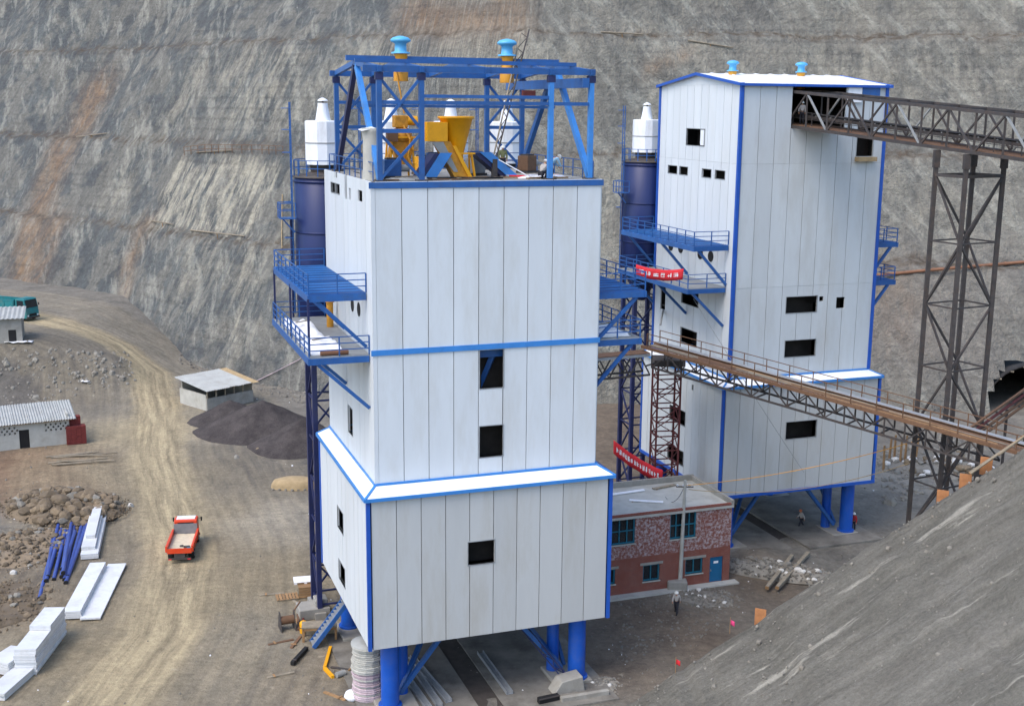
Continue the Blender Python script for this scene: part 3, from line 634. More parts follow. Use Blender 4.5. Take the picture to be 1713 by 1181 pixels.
# ------------------------------------------------------------------ silos behind the towers
def silo(O, a, b, label, group, full=True):
    t = thing('cement_silo', label, 'silo', Wd(O, a, b, 0), YAW, group)
    r = 2.05
    body = obj('silo_body', MB().lathe([(.35, 18.6), (r-.05, 21.6), (r, 21.7), (r, 31.2), (r-.08, 31.25)], n=32), M_SILO, t)
    for z in (24.1, 27.6, 31.0): obj('stiffening_ring', MB().lathe([(r, z-.05), (r+.07, z-.05), (r+.07, z+.05), (r, z+.05)], n=32), M_SILO, body)
    obj('roof_plate', MB().lathe([(r+.12, 31.25), (r+.12, 31.35), (.4, 31.7)], n=32), M_DARK, t)
    railing(t, [(r*cos(i*pi/8), r*sin(i*pi/8), 31.35) for i in range(17)], 1.05, 1., M_BLUE, .03, 2)
    dc = obj('dust_collector', MB().lathe([(1.24, 32.1), (1.24, 34.95), (1.15, 35.0)], n=12, smooth=False), M_WHITE, t)
    obj('collector_skirt', MB().lathe([(.9, 31.6), (1.0, 32.1)], n=12), M_DARK, dc); obj('collector_band', MB().lathe([(1.24, 33.5), (1.27, 33.5), (1.27, 33.57), (1.24, 33.57)], n=12, smooth=False), M_GRY, dc)
    vc = obj('vent_cone', MB().lathe([(.52, 35.0), (.34, 36.0), (.34, 36.15)], n=14), M_WHITE, t)
    obj('vent_post', MB().tube((0, 0, 36.1), (0, 0, 36.35), .06, n=6), M_DARK, vc); obj('vent_hat', MB().lathe([(.36, 36.3), (.30, 36.38), (.06, 36.5)], n=14), M_WHITE, vc)
    # caged ladder
    for s_ in (-.22, .22): obj('ladder_rail', bm_((-r-.18, s_, 22), (-r-.18, s_, 36.2 if full else 34), .06), M_BLUE, t)
    mb = MB()
    for i in range(34): mb.tube((-r-.18, -.22, 22.2+i*.4), (-r-.18, .22, 22.2+i*.4), .02, n=5)
    obj('ladder_rungs', mb, M_BLUE, t)
    for z in (27.2, 29.6, 32.9, 34.4, 35.8): obj('ladder_cage', MB().path([(-r-.18+.0-.55*sin(i*pi/6), -.42*cos(i*pi/6), z) for i in range(7)], .03, 5), M_BLUE, t)
    # lattice legs
    for sx, sy in ((-1, -1), (1, -1), (1, 1), (-1, 1)):
        obj('leg', bm_((sx*1.25, sy*1.25, 0), (sx*1.25, sy*1.25, 21.7), .34), M_NAVY, t)
        obj('leg_base', bx(sx*1.25-.4, sx*1.25+.4, sy*1.25-.4, sy*1.25+.4, -.2, .5), M_CONC, t)
    c4 = [(-1.25, -1.25), (1.25, -1.25), (1.25, 1.25), (-1.25, 1.25)]
    for i in range(4):
        p, q = c4[i], c4[(i+1) % 4]
        for k_ in range(7):
            z = 1.0+k_*3.0; obj('brace', bm_((*p, z), (*q, z+3.0 if k_ % 2 else z+3.0), .13), M_NAVY, t) if k_ % 2 else obj('brace', bm_((*q, z), (*p, z+3.0), .13), M_NAVY, t)
            obj('tie', bm_((*p, z), (*q, z), .12), M_NAVY, t)
    return t
sn_ = ['at the left end of the row', 'second from left', 'third from left', 'at the right end of the row']
for i, a in enumerate((1.1, 5.8, 10.05, 14.2)): silo(A0, a, 17.2, f'blue silo with white cylinder top, {sn_[i]} behind near tower', 'silos behind the near tower')
silo(B0, .8, 17.4, 'dark blue cement silo with white dust collector left of the far tower', 'silos behind the far tower')
# bracket platform on the near tower's first silo
for O, a0, sfx in ((A0, 1.1, 'near'), (B0, .8, 'far')):
    t = thing('silo_bracket_platform', f'small blue bracket platform on the left flank of the {sfx} tower silo', 'platform', Wd(O, a0-2.2, 16.6, 28.6), YAW)
    obj('deck', bx(-1.0, 0, -.6, .6, -.06, 0), M_BLUE, t); obj('brace', bm_((-.8, 0, -.05), (0, 0, -1.0), .1), M_BLUE, t)
    railing(t, [(0, -.6, 0), (-1, -.6, 0), (-1, .6, 0), (0, .6, 0)], 1.0, .7, M_BLUE, .03, 2)
    obj('drop_pipe', MB().tube((-.2, .3, -.1), (-.2, .3, -9), .07), M_NAVY, t)

# ------------------------------------------------------------------ roof ventilators
def ventilator(O, a, b, z, label, s=1.):
    t = thing('roof_ventilator', label, 'ventilator', Wd(O, a, b, z), YAW, 'blue mushroom roof ventilators')
    obj('base_duct', MB().lathe([(.44*s, -1.3*s), (.44*s, -.5*s), (.36*s, -.4*s), (.36*s, 0), (.40*s, .05*s), (.40*s, .30*s)], n=20), M_ORANGE, t)
    obj('neck', MB().lathe([(.56*s, .30*s), (.56*s, .38*s), (.36*s, .42*s), (.34*s, .85*s), (.44*s, .95*s)], n=20), M_CYAN, t)
    obj('cap', MB().lathe([(.40*s, .92*s), (.60*s, 1.0*s), (.60*s, 1.12*s), (.44*s, 1.24*s), (.12*s, 1.32*s)], n=20), M_CYAN, t)
ventilator(A0, 3.92, 7.0, 38.75, 'light blue mushroom ventilator with yellow base on the left of the near tower frame', 1.0)
ventilator(A0, 10.62, 7.0, 38.75, 'light blue mushroom ventilator with yellow base on the right of the near tower frame', 1.0)
ventilator(B0, 3.45, 7.0, 38.78, 'small light blue mushroom ventilator left on the far tower roof', .85)
ventilator(B0, 9.95, 7.0, 38.78, 'small light blue mushroom ventilator right on the far tower roof', .85)

# ------------------------------------------------------------------ machinery on the near tower roof
t = thing('feed_hopper', 'bright yellow funnel hopper with slanting chute on the near tower roof', 'hopper', Wd(A0, 0, 0, 31.86), YAW)
obj('funnel', MB().lathe([(.42, 1.35), (.98, 3.45), (1.08, 3.45), (1.08, 3.58), (.94, 3.58), (.36, 1.4)], (6.45, 4, 0), 32), M_YEL, t)
obj('throat', MB().lathe([(.36, .9), (.44, 1.4)], (6.45, 4, 0), 20), M_YEL, t)
obj('feed_box', bx(4.5, 5.75, 3.3, 4.6, 2.15, 3.25), M_YEL, t, .02)
ch = obj('chute', MB().prism([(5.0, 3.3, 2.15), (5.9, 3.3, 2.15), (7.1, 3.3, .02), (6.2, 3.3, .02)], (0, .9, 0)), M_YELD, t)
obj('chute_cover', MB().prism([(4.75, 3.27, 2.13), (5.45, 3.27, 2.13), (6.35, 3.27, .4), (6.1, 3.27, .4)], (0, -.04, 0)), M_GRY, ch)
obj('chute_side', MB().prism([(6.0, 3.15, 1.9), (6.2, 3.15, 1.9), (7.25, 3.15, .02), (7.0, 3.15, .02)], (0, 1.1, 0)), M_YEL, ch)
for x in (6.9, 7.5): obj('leg', bm_((x, 3.6, 0), (x-.15, 3.9, 1.5), .1), M_YEL, t); obj('leg', bm_((x, 4.7, 0), (x-.15, 4.3, 1.5), .1), M_YEL, t)
obj('leg_frame', bm_((6.3, 3.6, 1.45), (7.5, 3.6, 1.45), .1), M_YEL, t)
for n_, lb, x0, x1, y in (('left', 'light blue slanting chute left of the yellow hopper', 4.9, 3.9, 3.2), ('right', 'long blue slanting chute right of the yellow hopper', 7.6, 9.4, 4.2)):
    t = thing('inclined_chute', lb, 'chute', Wd(A0, 0, 0, 31.86), YAW)
    w = .95
    obj('chute_floor', MB().prism([(x0, y, 1.45), (x0+w, y, 1.45), (x1+w, y, .03), (x1, y, .03)], (0, 1.3, 0)), M_NAVY, t)
    obj('chute_wall', MB().prism([(x0+.35, y-.12, 1.5), (x0+w+.1, y-.12, 1.5), (x1+w+.1, y-.12, .03), (x1+.35, y-.12, .03)], (0, .1, 0)), M_BLUEL, t)
    obj('chute_wall', MB().prism([(x0, y+1.32, 1.5), (x0+w, y+1.32, 1.5), (x1+w, y+1.32, .03), (x1, y+1.32, .03)], (0, .06, 0)), M_BLUE, t)
t = thing('bucket_hoist', 'dusty yellow hoist machine with motor standing behind the left frame bracing', 'hoist', Wd(A0, 3.55, 5.5, 31.86), YAW)
obj('hoist_body', MB().prism([(-.7, -.5, 2.1), (.7, -.5, 2.1), (.25, -.5, .5), (-.2, -.5, .5)], (0, 1.0, 0)), M_YELD, t, .03)
obj('drive_casing', MB().lathe([(.55, 2.12), (.62, 2.3), (.62, 2.75), (.3, 2.9)], n=14), M_YELD, t); obj('feed_spout', MB().tube((-.6, -.3, 2.2), (-.95, -.5, 1.0), .16, n=10), M_YELD, t); obj('service_box', bx(-1.05, -.4, -.75, -.35, 2.1, 2.6), M_RUST, t)
obj('motor', MB().tube((-.3, -.1, 3.3), (.9, -.1, 3.3), .28, n=14), M_YEL, t); obj('gearbox', bx(-.5, .3, -.4, .3, 2.9, 3.6), M_YELD, t, .04)
for z_ in (.8, 1.6): obj('guard_bar', bm_((-.9, -.7, z_), (.7, -.7, z_), .05), M_YELD, t)
for x, y in ((-.9, -.7), (.6, -.7), (-.9, .7), (.6, .7)): obj('leg', bm_((x, y, 0), (x*.8, y*.8, 2.4), .1), M_YEL, t)
obj('guard_frame', bm_((-.9, -.7, 2.35), (.7, -.7, 2.35), .08), M_YEL, t); obj('hose', MB().path([(0, -.5, 3), (.3, -.9, 2.2), (.2, -.8, 1.2), (.5, -.9, .3)], .07), M_YELD, t)
obj('drop_cable', MB().tube((.3, .5, 3.7), (.0, 1.2, 6.3), .05, n=6), M_YELD, t)
t = thing('insulation_roll', 'pale grey upright roll of sheet at the near tower roof corner', 'roll', Wd(A0, 1.25, 3.1, 31.86), YAW)
obj('roll', MB().lathe([(.62, 0), (.58, .6), (.55, 2.2), (.60, 2.7), (.66, 2.9), (.5, 2.92), (.48, 1.5)], n=20), M_CONCL, t); obj('loose_flap', MB().prism([(-.7, -.5, 2.75), (0, -.62, 2.9), (0, .3, 2.95), (-.75, .3, 2.8)], (0, 0, .04)), M_FLASH, t)
# derrick boom
t = thing('derrick_boom', 'slender lattice derrick boom leaning up through the near tower roof frame', 'derrick', Wd(A0, 0, 0, 0), YAW)
p0 = Vector((8.9, 4.2, 32.9)); p1 = Vector((12.0, 7.6, 40.6))
sx = Vector((.18, 0, .07)); sy = Vector((0, .2, 0))
for c in (sx, -sx): obj('chord', MB().tube(p0+c*.6, p1+c*1.5, .05, n=8), M_DARK if c is sx else M_WOODG, t)
for i in range(16):
    q0 = p0.lerp(p1, i/16); q1 = p0.lerp(p1, (i+1)/16); obj('lacing', MB().tube(q0+sx*(1 if i % 2 else -1)*(.6+.06*i), q1-sx*(1 if i % 2 else -1)*(.6+.06*i), .025, n=6), M_DARK, t)
obj('pulley_block', bx(11.2, 12.0, 5.6, 5.9, 36.6, 37.0), M_DKRED, t); obj('foot_bracket', bx(8.75, 9.05, 4.05, 4.35, 31.86, 32.95), M_DARK, t)
obj('tie_rope', MB().tube((9.0, 4.2, 33), (10.8, 3.0, 31.9), .035, n=6), M_WHITE, t)

# ------------------------------------------------------------------ upper conveyor gallery, trestle
dg = Vector((.4685, -.8835, 0)).normalized(); eg = Vector((-dg.y, dg.x, 0))
a5, _ = fl(1324, 155, B0, .84); g0 = Wd(B0, 5.35, 1.6, 0); g0.z = 0
def slope_z(s): return 34.75-.0765*s, 37.42-.0765*s
def gp(s, k_, lev, dz=0.): z = slope_z(s); q = g0+dg*s+eg*(k_*3.6); return Vector((q.x, q.y, z[lev]+dz))
t = thing('conveyor_gallery', 'dark steel truss gallery with belt running from the far tower to the right edge', 'conveyor')
LG = 33.0; st = 2.35; NP = int(LG/st)
for k_ in (0, 1):
    for lev in (0, 1): obj('chord', bm_(gp(-.6, k_, lev), gp(LG, k_, lev), .18, .22), M_DARK, t)
    for i in range(NP+1):
        obj('upright', bm_(gp(i*st, k_, 0), gp(i*st, k_, 1), .12), M_DARK, t)
        if i < NP:
            obj('diagonal', bm_(gp(i*st, k_, 1 if i % 2 else 0), gp((i+1)*st, k_, 0 if i % 2 else 1), .12), M_GRY if (i+k_) % 4 == 1 else M_DARK, t)
for i in range(NP+1):
    for lev in (0, 1): obj('cross_beam', bm_(gp(i*st, 0, lev), gp(i*st, 1, lev), .14), M_DARK, t)
mb = MB(); mb.add([gp(-1.5, .08, 0, .14), gp(LG, .08, 0, .14), gp(LG, .92, 0, .14), gp(-1.5, .92, 0, .14), gp(-1.5, .08, 0, .08), gp(LG, .08, 0, .08), gp(LG, .92, 0, .08), gp(-1.5, .92, 0, .08)], [(3, 2, 1, 0), (4, 5, 6, 7), (0, 1, 5, 4), (1, 2, 6, 5), (2, 3, 7, 6), (3, 0, 4, 7)])
obj('walkway_floor', mb, M_RUST, t)
for kk in (.42, .82): obj('stringer', bm_(gp(-1.5, kk, 0, .75), gp(LG, kk, 0, .75), .12, .22), M_DARK, t)
mb = MB(); mb.add([gp(-2, .46, 0, .98), gp(LG, .46, 0, .98), gp(LG, .62, 0, .90), gp(-2, .62, 0, .90), gp(LG, .78, 0, .98), gp(-2, .78, 0, .98)], [(0, 1, 2, 3), (3, 2, 4, 5)])
be = obj('belt', mb, M_BLACK, t); so = be.modifiers.new('thick', 'SOLIDIFY'); so.thickness = .04
for i in range(int(LG/1.6)): obj('idler', MB().tube(gp(i*1.6, .46, 0, .84), gp(i*1.6, .78, 0, .84), .07, n=8), M_GRY, t)
for i in range(int(LG/2.4)): obj('idler_stand', bm_(gp(i*2.4, .62, 0, .1), gp(i*2.4, .62, 0, .8), .1), M_DARK, t)
railing(t, [gp(0, .2, 0, .14), gp(LG, .2, 0, .14)], 1.0, 2.2, M_DARK, .03, 2, 'handrail')
# trestle
t = thing('gallery_trestle', 'tall dark four-legged steel trestle carrying the upper conveyor gallery', 'trestle')
cT = g0+dg*17.0+eg*1.8
LEG = {}
for i, (s_, e_) in enumerate(((-1, -1), (1, -1), (1, 1), (-1, 1))):
    q = cT+dg*(1.3*s_)+eg*(1.8*e_); LEG[i] = q; zt_ = slope_z(17.0+1.3*s_)[0]-.15
    obj('leg', bm_((q.x, q.y, -.5), (q.x, q.y, zt_), .27), M_DARK, t); obj('cap_block', bx(q.x-.2, q.x+.2, q.y-.2, q.y+.2, 32.2, zt_-.02), M_DARK, t); obj('foot', bx(q.x-.5, q.x+.5, q.y-.5, q.y+.5, -.3, .5), M_CONC, t)
zl = [.8, 6.2, 10.0, 14.2, 18.4, 22.8, 27.2, 31.7]
for i in range(4):
    p, q = LEG[i], LEG[(i+1) % 4]
    for j, (z0, z1) in enumerate(zip(zl, zl[1:])):
        obj('ring_beam', bm_((p.x, p.y, z1), (q.x, q.y, z1), .10 if j < 6 else .2), M_DARK, t)
        f = (j+i) % 2
        obj('diagonal', bm_((p.x, p.y, z0 if f else z1), (q.x, q.y, z1 if f else z0), .13), M_DARK, t)

# ------------------------------------------------------------------ lower conveyor bridge
b0 = atD(1082, 582, 94); b1 = atD(1712, 760, 75.5)
t = thing('conveyor_bridge', 'long rusty brown truss bridge with walkway sloping down to the right bank', 'conveyor')
db = (b1-b0); Lb = db.length; dbn = db.normalized(); eb = Vector((-dbn.y, dbn.x, 0)).normalized()*1.9
def bp(s, k_, dz): return b0+dbn*s+eb*k_+Vector((0, 0, dz))
for k_ in (0, 1):
    obj('top_chord', bm_(bp(-.5, k_, 0), bp(Lb, k_, 0), .2, .24), M_RUST, t); obj('bottom_chord', bm_(bp(.5, k_, -1.45), bp(Lb-2, k_, -1.45), .14), M_DARK, t)
    n = int(Lb/1.55)
    for i in range(n):
        s0, s1 = .5+i*(Lb-2.5)/n, .5+(i+1)*(Lb-2.5)/n
        obj('upright', bm_(bp(s0, k_, -.1), bp(s0, k_, -1.45), .1), M_DARK, t)
        obj('diagonal', bm_(bp(s0, k_, -.1 if i % 2 else -1.42), bp(s1, k_, -1.42 if i % 2 else -.1), .09), M_DARK, t)
    railing(t, [bp(0, k_*1.0, .1), bp(Lb-.5, k_*1.0, .1)], 1.05, 1.9, M_RUST, .032, 2, 'handrail')
for i in range(12): s0 = i*Lb/12; obj('cross_beam', bm_(bp(s0, 0, -1.45), bp(s0, 1, -1.45), .1), M_DARK, t)
for i in range(5):
    k0 = .05+i*.11; s0 = 0
    while s0 < Lb-1:
        s1 = min(Lb, s0+random.uniform(3.2, 4.4)); obj('walkway_plank', bm_(bp(s0+.02, k0+.05, .14+random.uniform(0, .02)), bp(s1, k0+.05, .14+random.uniform(0, .02)), .19, .04), random.choice((M_WOOD, M_RUST, M_RUST, M_WOODG)), t); s0 = s1
mb = MB(); mb.add([bp(0, .62, .32), bp(Lb, .62, .32), bp(Lb, .76, .26), bp(0, .76, .26), bp(Lb, .92, .32), bp(0, .92, .32)], [(0, 1, 2, 3), (3, 2, 4, 5)])
be = obj('belt', mb, M_GALV, t); so = be.modifiers.new('thick', 'SOLIDIFY'); so.thickness = .04
# link span from the near tower to the bridge
t = thing('link_span', 'short level truss walkway joining the near tower to the brown bridge', 'walkway')
l0 = atD(985, 603, 92); l1 = atD(1088, 594, 93.6)
for k_ in (0, 1.4):
    o_ = Vector((-.3, 1, 0))*k_
    obj('top_chord', bm_(l0+o_, l1+o_, .16, .2), M_GALV if k_ == 0 else M_RUST, t); obj('bottom_chord', bm_(l0+o_+Vector((0, 0, -1.6)), l1+o_+Vector((0, 0, -1.6)), .14), M_DARK, t)
    for i in range(6):
        q0, q1 = l0.lerp(l1, i/6)+o_, l0.lerp(l1, (i+1)/6)+o_; dz = Vector((0, 0, -1.6)); obj('diagonal', bm_(q0 if i % 2 else q0+dz, q1+dz if i % 2 else q1, .1), M_DARK, t)
mb = MB(); q = Vector((-.42, 1.4, 0)); zz = Vector((0, 0, .12)); mb.prism([l0+zz, l1+zz, l1+q+zz, l0+q+zz], (0, 0, .05)); obj('deck_plate', mb, M_RUST, t)
# red lattice support
t = thing('lattice_support', 'slender dark red lattice tower under the bridge in front of the far tower', 'lattice tower')
c = atD(1118, 640, 96); cx_, cy_ = c.x, c.y; ztop = 15.6
cs = [(cx_-.95, cy_-.8), (cx_+.95, cy_-.45), (cx_+.7, cy_+1.2), (cx_-1.2, cy_+.85)]
for i in range(4):
    p, q = cs[i], cs[(i+1) % 4]
    obj('leg', bm_((*p, 0), (*p, ztop), .15), M_DKRED, t)
    for j in range(13):
        z = j*1.2; obj('tie', bm_((*p, z+.1), (*q, z+.1), .09), M_DKRED, t); obj('lacing', bm_((*(p if j % 2 else q), z+.1), (*(q if j % 2 else p), z+1.3), .07), M_DKRED, t)
obj('cap_frame', bx(cx_-1.3, cx_+1.2, cy_-1., cy_+1.3, ztop, ztop+.5), M_DARK, t)

# ------------------------------------------------------------------ brick office in front of the far tower
def brick_mat(name, white):
    k = NT(name); o = k.tc.outputs['Object']
    mp = k.n('ShaderNodeMapping'); mp.inputs['Rotation'].default_value = (radians(90), 0, 0); k.l(o, mp.inputs['Vector'])
    br = k.n('ShaderNodeTexBrick'); br.inputs['Scale'].default_value = 1; br.inputs['Brick Width'].default_value = .25; br.inputs['Row Height'].default_value = .075; br.inputs['Mortar Size'].default_value = .012
    br.inputs['Color1'].default_value = (*lin((140, 70, 56)), 1); br.inputs['Color2'].default_value = (*lin((112, 52, 46)), 1); br.inputs['Mortar'].default_value = (*lin((148, 130, 118)), 1); k.l(mp.outputs[0], br.inputs['Vector'])
    c = k.mix(k.ramp(k.noise(o, .8, 5, .7), .3, .7), br.outputs['Color'], lin((128, 74, 62)))
    if white:
        n_ = k.mul(k.ramp(k.noise(o, 4.2, 4, .75), .46, .58), k.ramp(k.noise(o, .5, 3), .2, .5)); c = k.mix(k.mul(n_, .85), c, lin((182, 172, 172)))
    k.bump(br.outputs['Fac'], .4, -.02); return k.out(c, .9, 0, .2)
M_BRICKW = brick_mat('brick_splashed', True); M_BRICK = brick_mat('brick_red', False)
C0 = gz(1219, 972); Lc, Dc, Hc = 13.5, 6.6, 6.35
t = thing('brick_office', 'two-storey red brick building with flat roof and teal windows before the far tower', 'building', C0, YAW)
def cpx(px, py): a, z = fl(px, py, C0, 0); return a, z
def rect(x0, y0, x1, y1):
    a0, z1 = cpx(x0, (y0+y1)/2-(y1-y0)/2); a1, z0 = cpx(x1, y1-2); zz1 = cpx((x0+x1)/2, y0)[1]; zz0 = cpx((x0+x1)/2, y1)[1]; return a0, a1, zz0, zz1
wins = [rect(1012, 869, 1062, 911), rect(1122, 857, 1164, 900), rect(1076, 944, 1103, 971), rect(1147, 934, 1175, 959), rect(1005, 953, 1029, 978)]
door = rect(1188, 931, 1208, 971); door = (door[0], door[1], .12, door[3])
mid = cpx(1120, 925)[1]
def brickwall(nm, x0, x1, z0, z1, y0, y1, m, holes=()):
    us = sorted({x0, x1, *[min(x1, max(x0, q)) for h in holes for q in h[:2]]}); ws = sorted({z0, z1, *[min(z1, max(z0, q)) for h in holes for q in h[2:]]}); mb = MB()
    for i in range(len(us)-1):
        for j in range(len(ws)-1):
            um, wm = (us[i]+us[i+1])/2, (ws[j]+ws[j+1])/2
            if not any(h[0] < um < h[1] and h[2] < wm < h[3] for h in holes): mb.box(us[i], us[i+1], y0, y1, ws[j], ws[j+1])
    return obj(nm, mb, m, t)
hl = [(a, b, c, d) for a, b, c, d in wins+[door]]
brickwall('front_wall', -Lc, 0, 0, mid, 0, .3, M_BRICK, hl); brickwall('front_wall', -Lc, 0, mid, Hc-.3, 0, .3, M_BRICKW, hl)
brickwall('end_wall', -.3, 0, 0, mid, .3, Dc, M_BRICK); brickwall('end_wall', -.3, 0, mid, Hc-.3, .3, Dc, M_BRICKW)
brickwall('back_wall', -Lc, -.3, 0, Hc-.3, Dc-.3, Dc, M_BRICK); brickwall('end_wall', -Lc, -Lc+.3, 0, Hc-.3, .3, Dc-.3, M_BRICK)
roof = obj('roof_slab', bx(-Lc-.1, .1, -.12, Dc+.1, Hc-.3, Hc-.1), M_CONCL, t)
for r_ in ((-Lc-.1, .1, Dc-.1, Dc+.1, Hc-.1, Hc+.35), (-.12, .1, -.12, Dc-.1, Hc-.1, Hc+.30)): obj('parapet', bx(*r_), M_CONC, roof)
obj('parapet', bx(-Lc-.1, -.12, -.12, .1, Hc-.1, Hc+.06), M_BRICK, roof); obj('floor_slab', bx(-Lc+.3, -.3, .3, Dc-.3, mid-.2, mid), M_CONC, t)
obj('plinth', bx(-Lc-.3, .5, -.75, 0, -.2, .13), M_CONCL, t)
for a0, a1, z0, z1 in wins:
    w = obj('window', bx(a0, a1, .2, .23, z0, z1), M_DKGL, t)
    for x in (a0+.05, a1-.05): obj('frame', bx(x-.05, x+.05, .1, .2, z0, z1), M_TEAL, w)
    for z in (z0+.05, z1-.05): obj('frame', bx(a0+.1, a1-.1, .1, .2, z-.05, z+.05), M_TEAL, w)
    nm = 4 if a1-a0 > 1.6 else 2
    for i in range(1, nm): x = a0+(a1-a0)*i/nm; obj('mullion', bx(x-.04, x+.04, .12, .195, z0+.1, z1-.1), M_TEAL, w)
    if nm == 4: obj('transom', bx(a0+.1, a1-.1, .125, .19, (z0+z1)/2-.04, (z0+z1)/2+.04), M_TEAL, w)
    obj('lintel', bx(a0-.25, a1+.25, -.03, .1, z1, z1+.2), M_CONC, t); obj('sill', bx(a0-.05, a1+.05, -.08, .12, z0-.08, z0), M_CONCL, t)
dr = obj('door', bx(door[0], door[1], .1, .16, door[2], door[3]), M_DOOR, t)
obj('notice', bx((door[0]+door[1])/2-.2, (door[0]+door[1])/2+.2, .08, .1, door[3]-.55, door[3]-.38), M_WHITE, dr)
for z0, z1 in ((.35, 1.0), (1.1, door[3]-.7)): obj('door_panel', bx(door[0]+.15, door[1]-.15, .085, .1, z0, z1), M_DOOR, dr)
obj('handle', bx(door[0]+.1, door[0]+.16, .04, .1, 1.0, 1.15), M_GALV, dr)
for i, (a, b, l, r) in enumerate(((-8.6, 4.8, 3.6, .1), (-7.2, 3.2, 2.6, -.5), (-4.2, 5.2, 2.2, .2))):
    s_ = thing('loose_plank', ['long pale plank lying at the left of the brick building roof', 'white board lying aslant on the brick building roof', 'short plank near the back parapet of the brick building roof'][i], 'plank', Wd(C0, a, b, Hc-.02), YAW+r)
    obj('board', bx(0, l, -.16, .16, -.04, .04), (M_PLAS, M_FLASH, M_WOODG)[i], s_); obj('batten', bx(.2, .3, -.2, .2, -.08, -.04), M_WOOD, s_)

# utility pole and cables
p = gz(1137, 984); t = thing('utility_pole', 'concrete utility pole on a block in front of the brick building', 'pole', p)
obj('pole_shaft', MB().tube((0, 0, 0), (.12, .1, 8.6), .17, .11, 14), M_CONCL, t); obj('pole_block', bx(-1.0, .5, -.6, .6, -.2, .75), M_CONC, t, .06)
obj('crossarm', bm_((-.55, .1, 8.1), (.75, .1, 8.1), .09), M_DARK, t)
for x in (-.45, 0, .3, .65): obj('insulator', MB().lathe([(.05, 8.14), (.07, 8.2), (.04, 8.3)], (x, .1, 0), 8), M_WHITE, t)
def cable(label, p, q, sag, m, r=.03, grp='cables strung over the site'):
    pts = [p.lerp(q, i/16)+Vector((0, 0, -sag*4*(i/16)*(1-i/16))) for i in range(17)]
    o_ = obj('cable', MB().path([Vector(x)-p for x in pts], r, 6), m); o_.location = p; tag(o_, label, 'cable', grp)
top = p+Vector((.1, .1, 8.2))
cable('yellow cable from the utility pole across the far tower base, upper one', top, atD(1530, 738, 84), .5, M_ORANGE, .028)
cable('yellow cable from the utility pole across the far tower base, lower one', top+Vector((.3, 0, -.3)), atD(1520, 775, 86), 1.0, M_STRAW, .03)
cable('thin grey wire slanting down across the far tower front', atD(1160, 500, 96), atD(1345, 790, 90), .15, M_GRY, .02)
cable('grey wire hanging from the utility pole onto the brick building roof', top, Wd(C0, -4.2, 3, Hc), .8, M_GRY, .03)

# ------------------------------------------------------------------ banners with white characters (unreadable strokes)
def banner(label, p, q, h, m_up, n, seed, wave=.1):
    rnd = random.Random(seed); p, q = Vector(p), Vector(q); d = (q-p); L = d.length; dn = d.normalized(); up = Vector(m_up).normalized(); nn = dn.cross(up).normalized()
    if nn.y > 0: nn = -nn
    t = thing('banner', label, 'banner', p)
    K = 24; vv = []; 
    def pt(s, k_): w = wave*sin(s*9)*(1-.3*k_)+.05*sin(s*23+k_); return dn*(L*s)+up*(h*k_)+nn*w+Vector((0, 0, -.25*sin(pi*s)))
    mb = MB(); g = [[pt(i/K, j/3) for j in range(4)] for i in range(K+1)]
    for i in range(K+1): vv += g[i]
    mb.add(vv, [(i*4+j, (i+1)*4+j, (i+1)*4+j+1, i*4+j+1) for i in range(K) for j in range(3)], True)
    c = obj('cloth', mb, M_RED, t); so = c.modifiers.new('thick', 'SOLIDIFY'); so.thickness = .012
    for i in range(n):
        s0 = .06+.88*(i+.5)/n; cw = .30/n*.9; mb = MB()
        for _ in range(6):
            if rnd.random() < .5: a, b, cc, dd = s0-cw, s0+cw, rnd.uniform(.32, .68), 0; x0, x1, k0, k1 = a, b, cc-.022, cc+.022
            else: a = rnd.uniform(s0-cw, s0+cw); x0, x1, k0, k1 = a-.025/L, a+.025/L, rnd.uniform(.3, .4), rnd.uniform(.55, .7)
            mb.add([pt(x, k_)+nn*.03 for x, k_ in ((x0, k0), (x1, k0), (x1, k1), (x0, k1))], [(0, 1, 2, 3)])
        obj('character', mb, M_WHITE, c)
    return t
banner('long red banner with white characters hanging slanted between the two towers', atD(1026, 758, 96), atD(1108, 809, 94.5), 1.15, (0, 0, 1), 15, 3, .06)
banner('short red banner with white characters on the far tower platform railing', atD(1063, 460, 94.5), atD(1142, 468, 92), .85, (.05, 0, 1), 6, 5, .12)

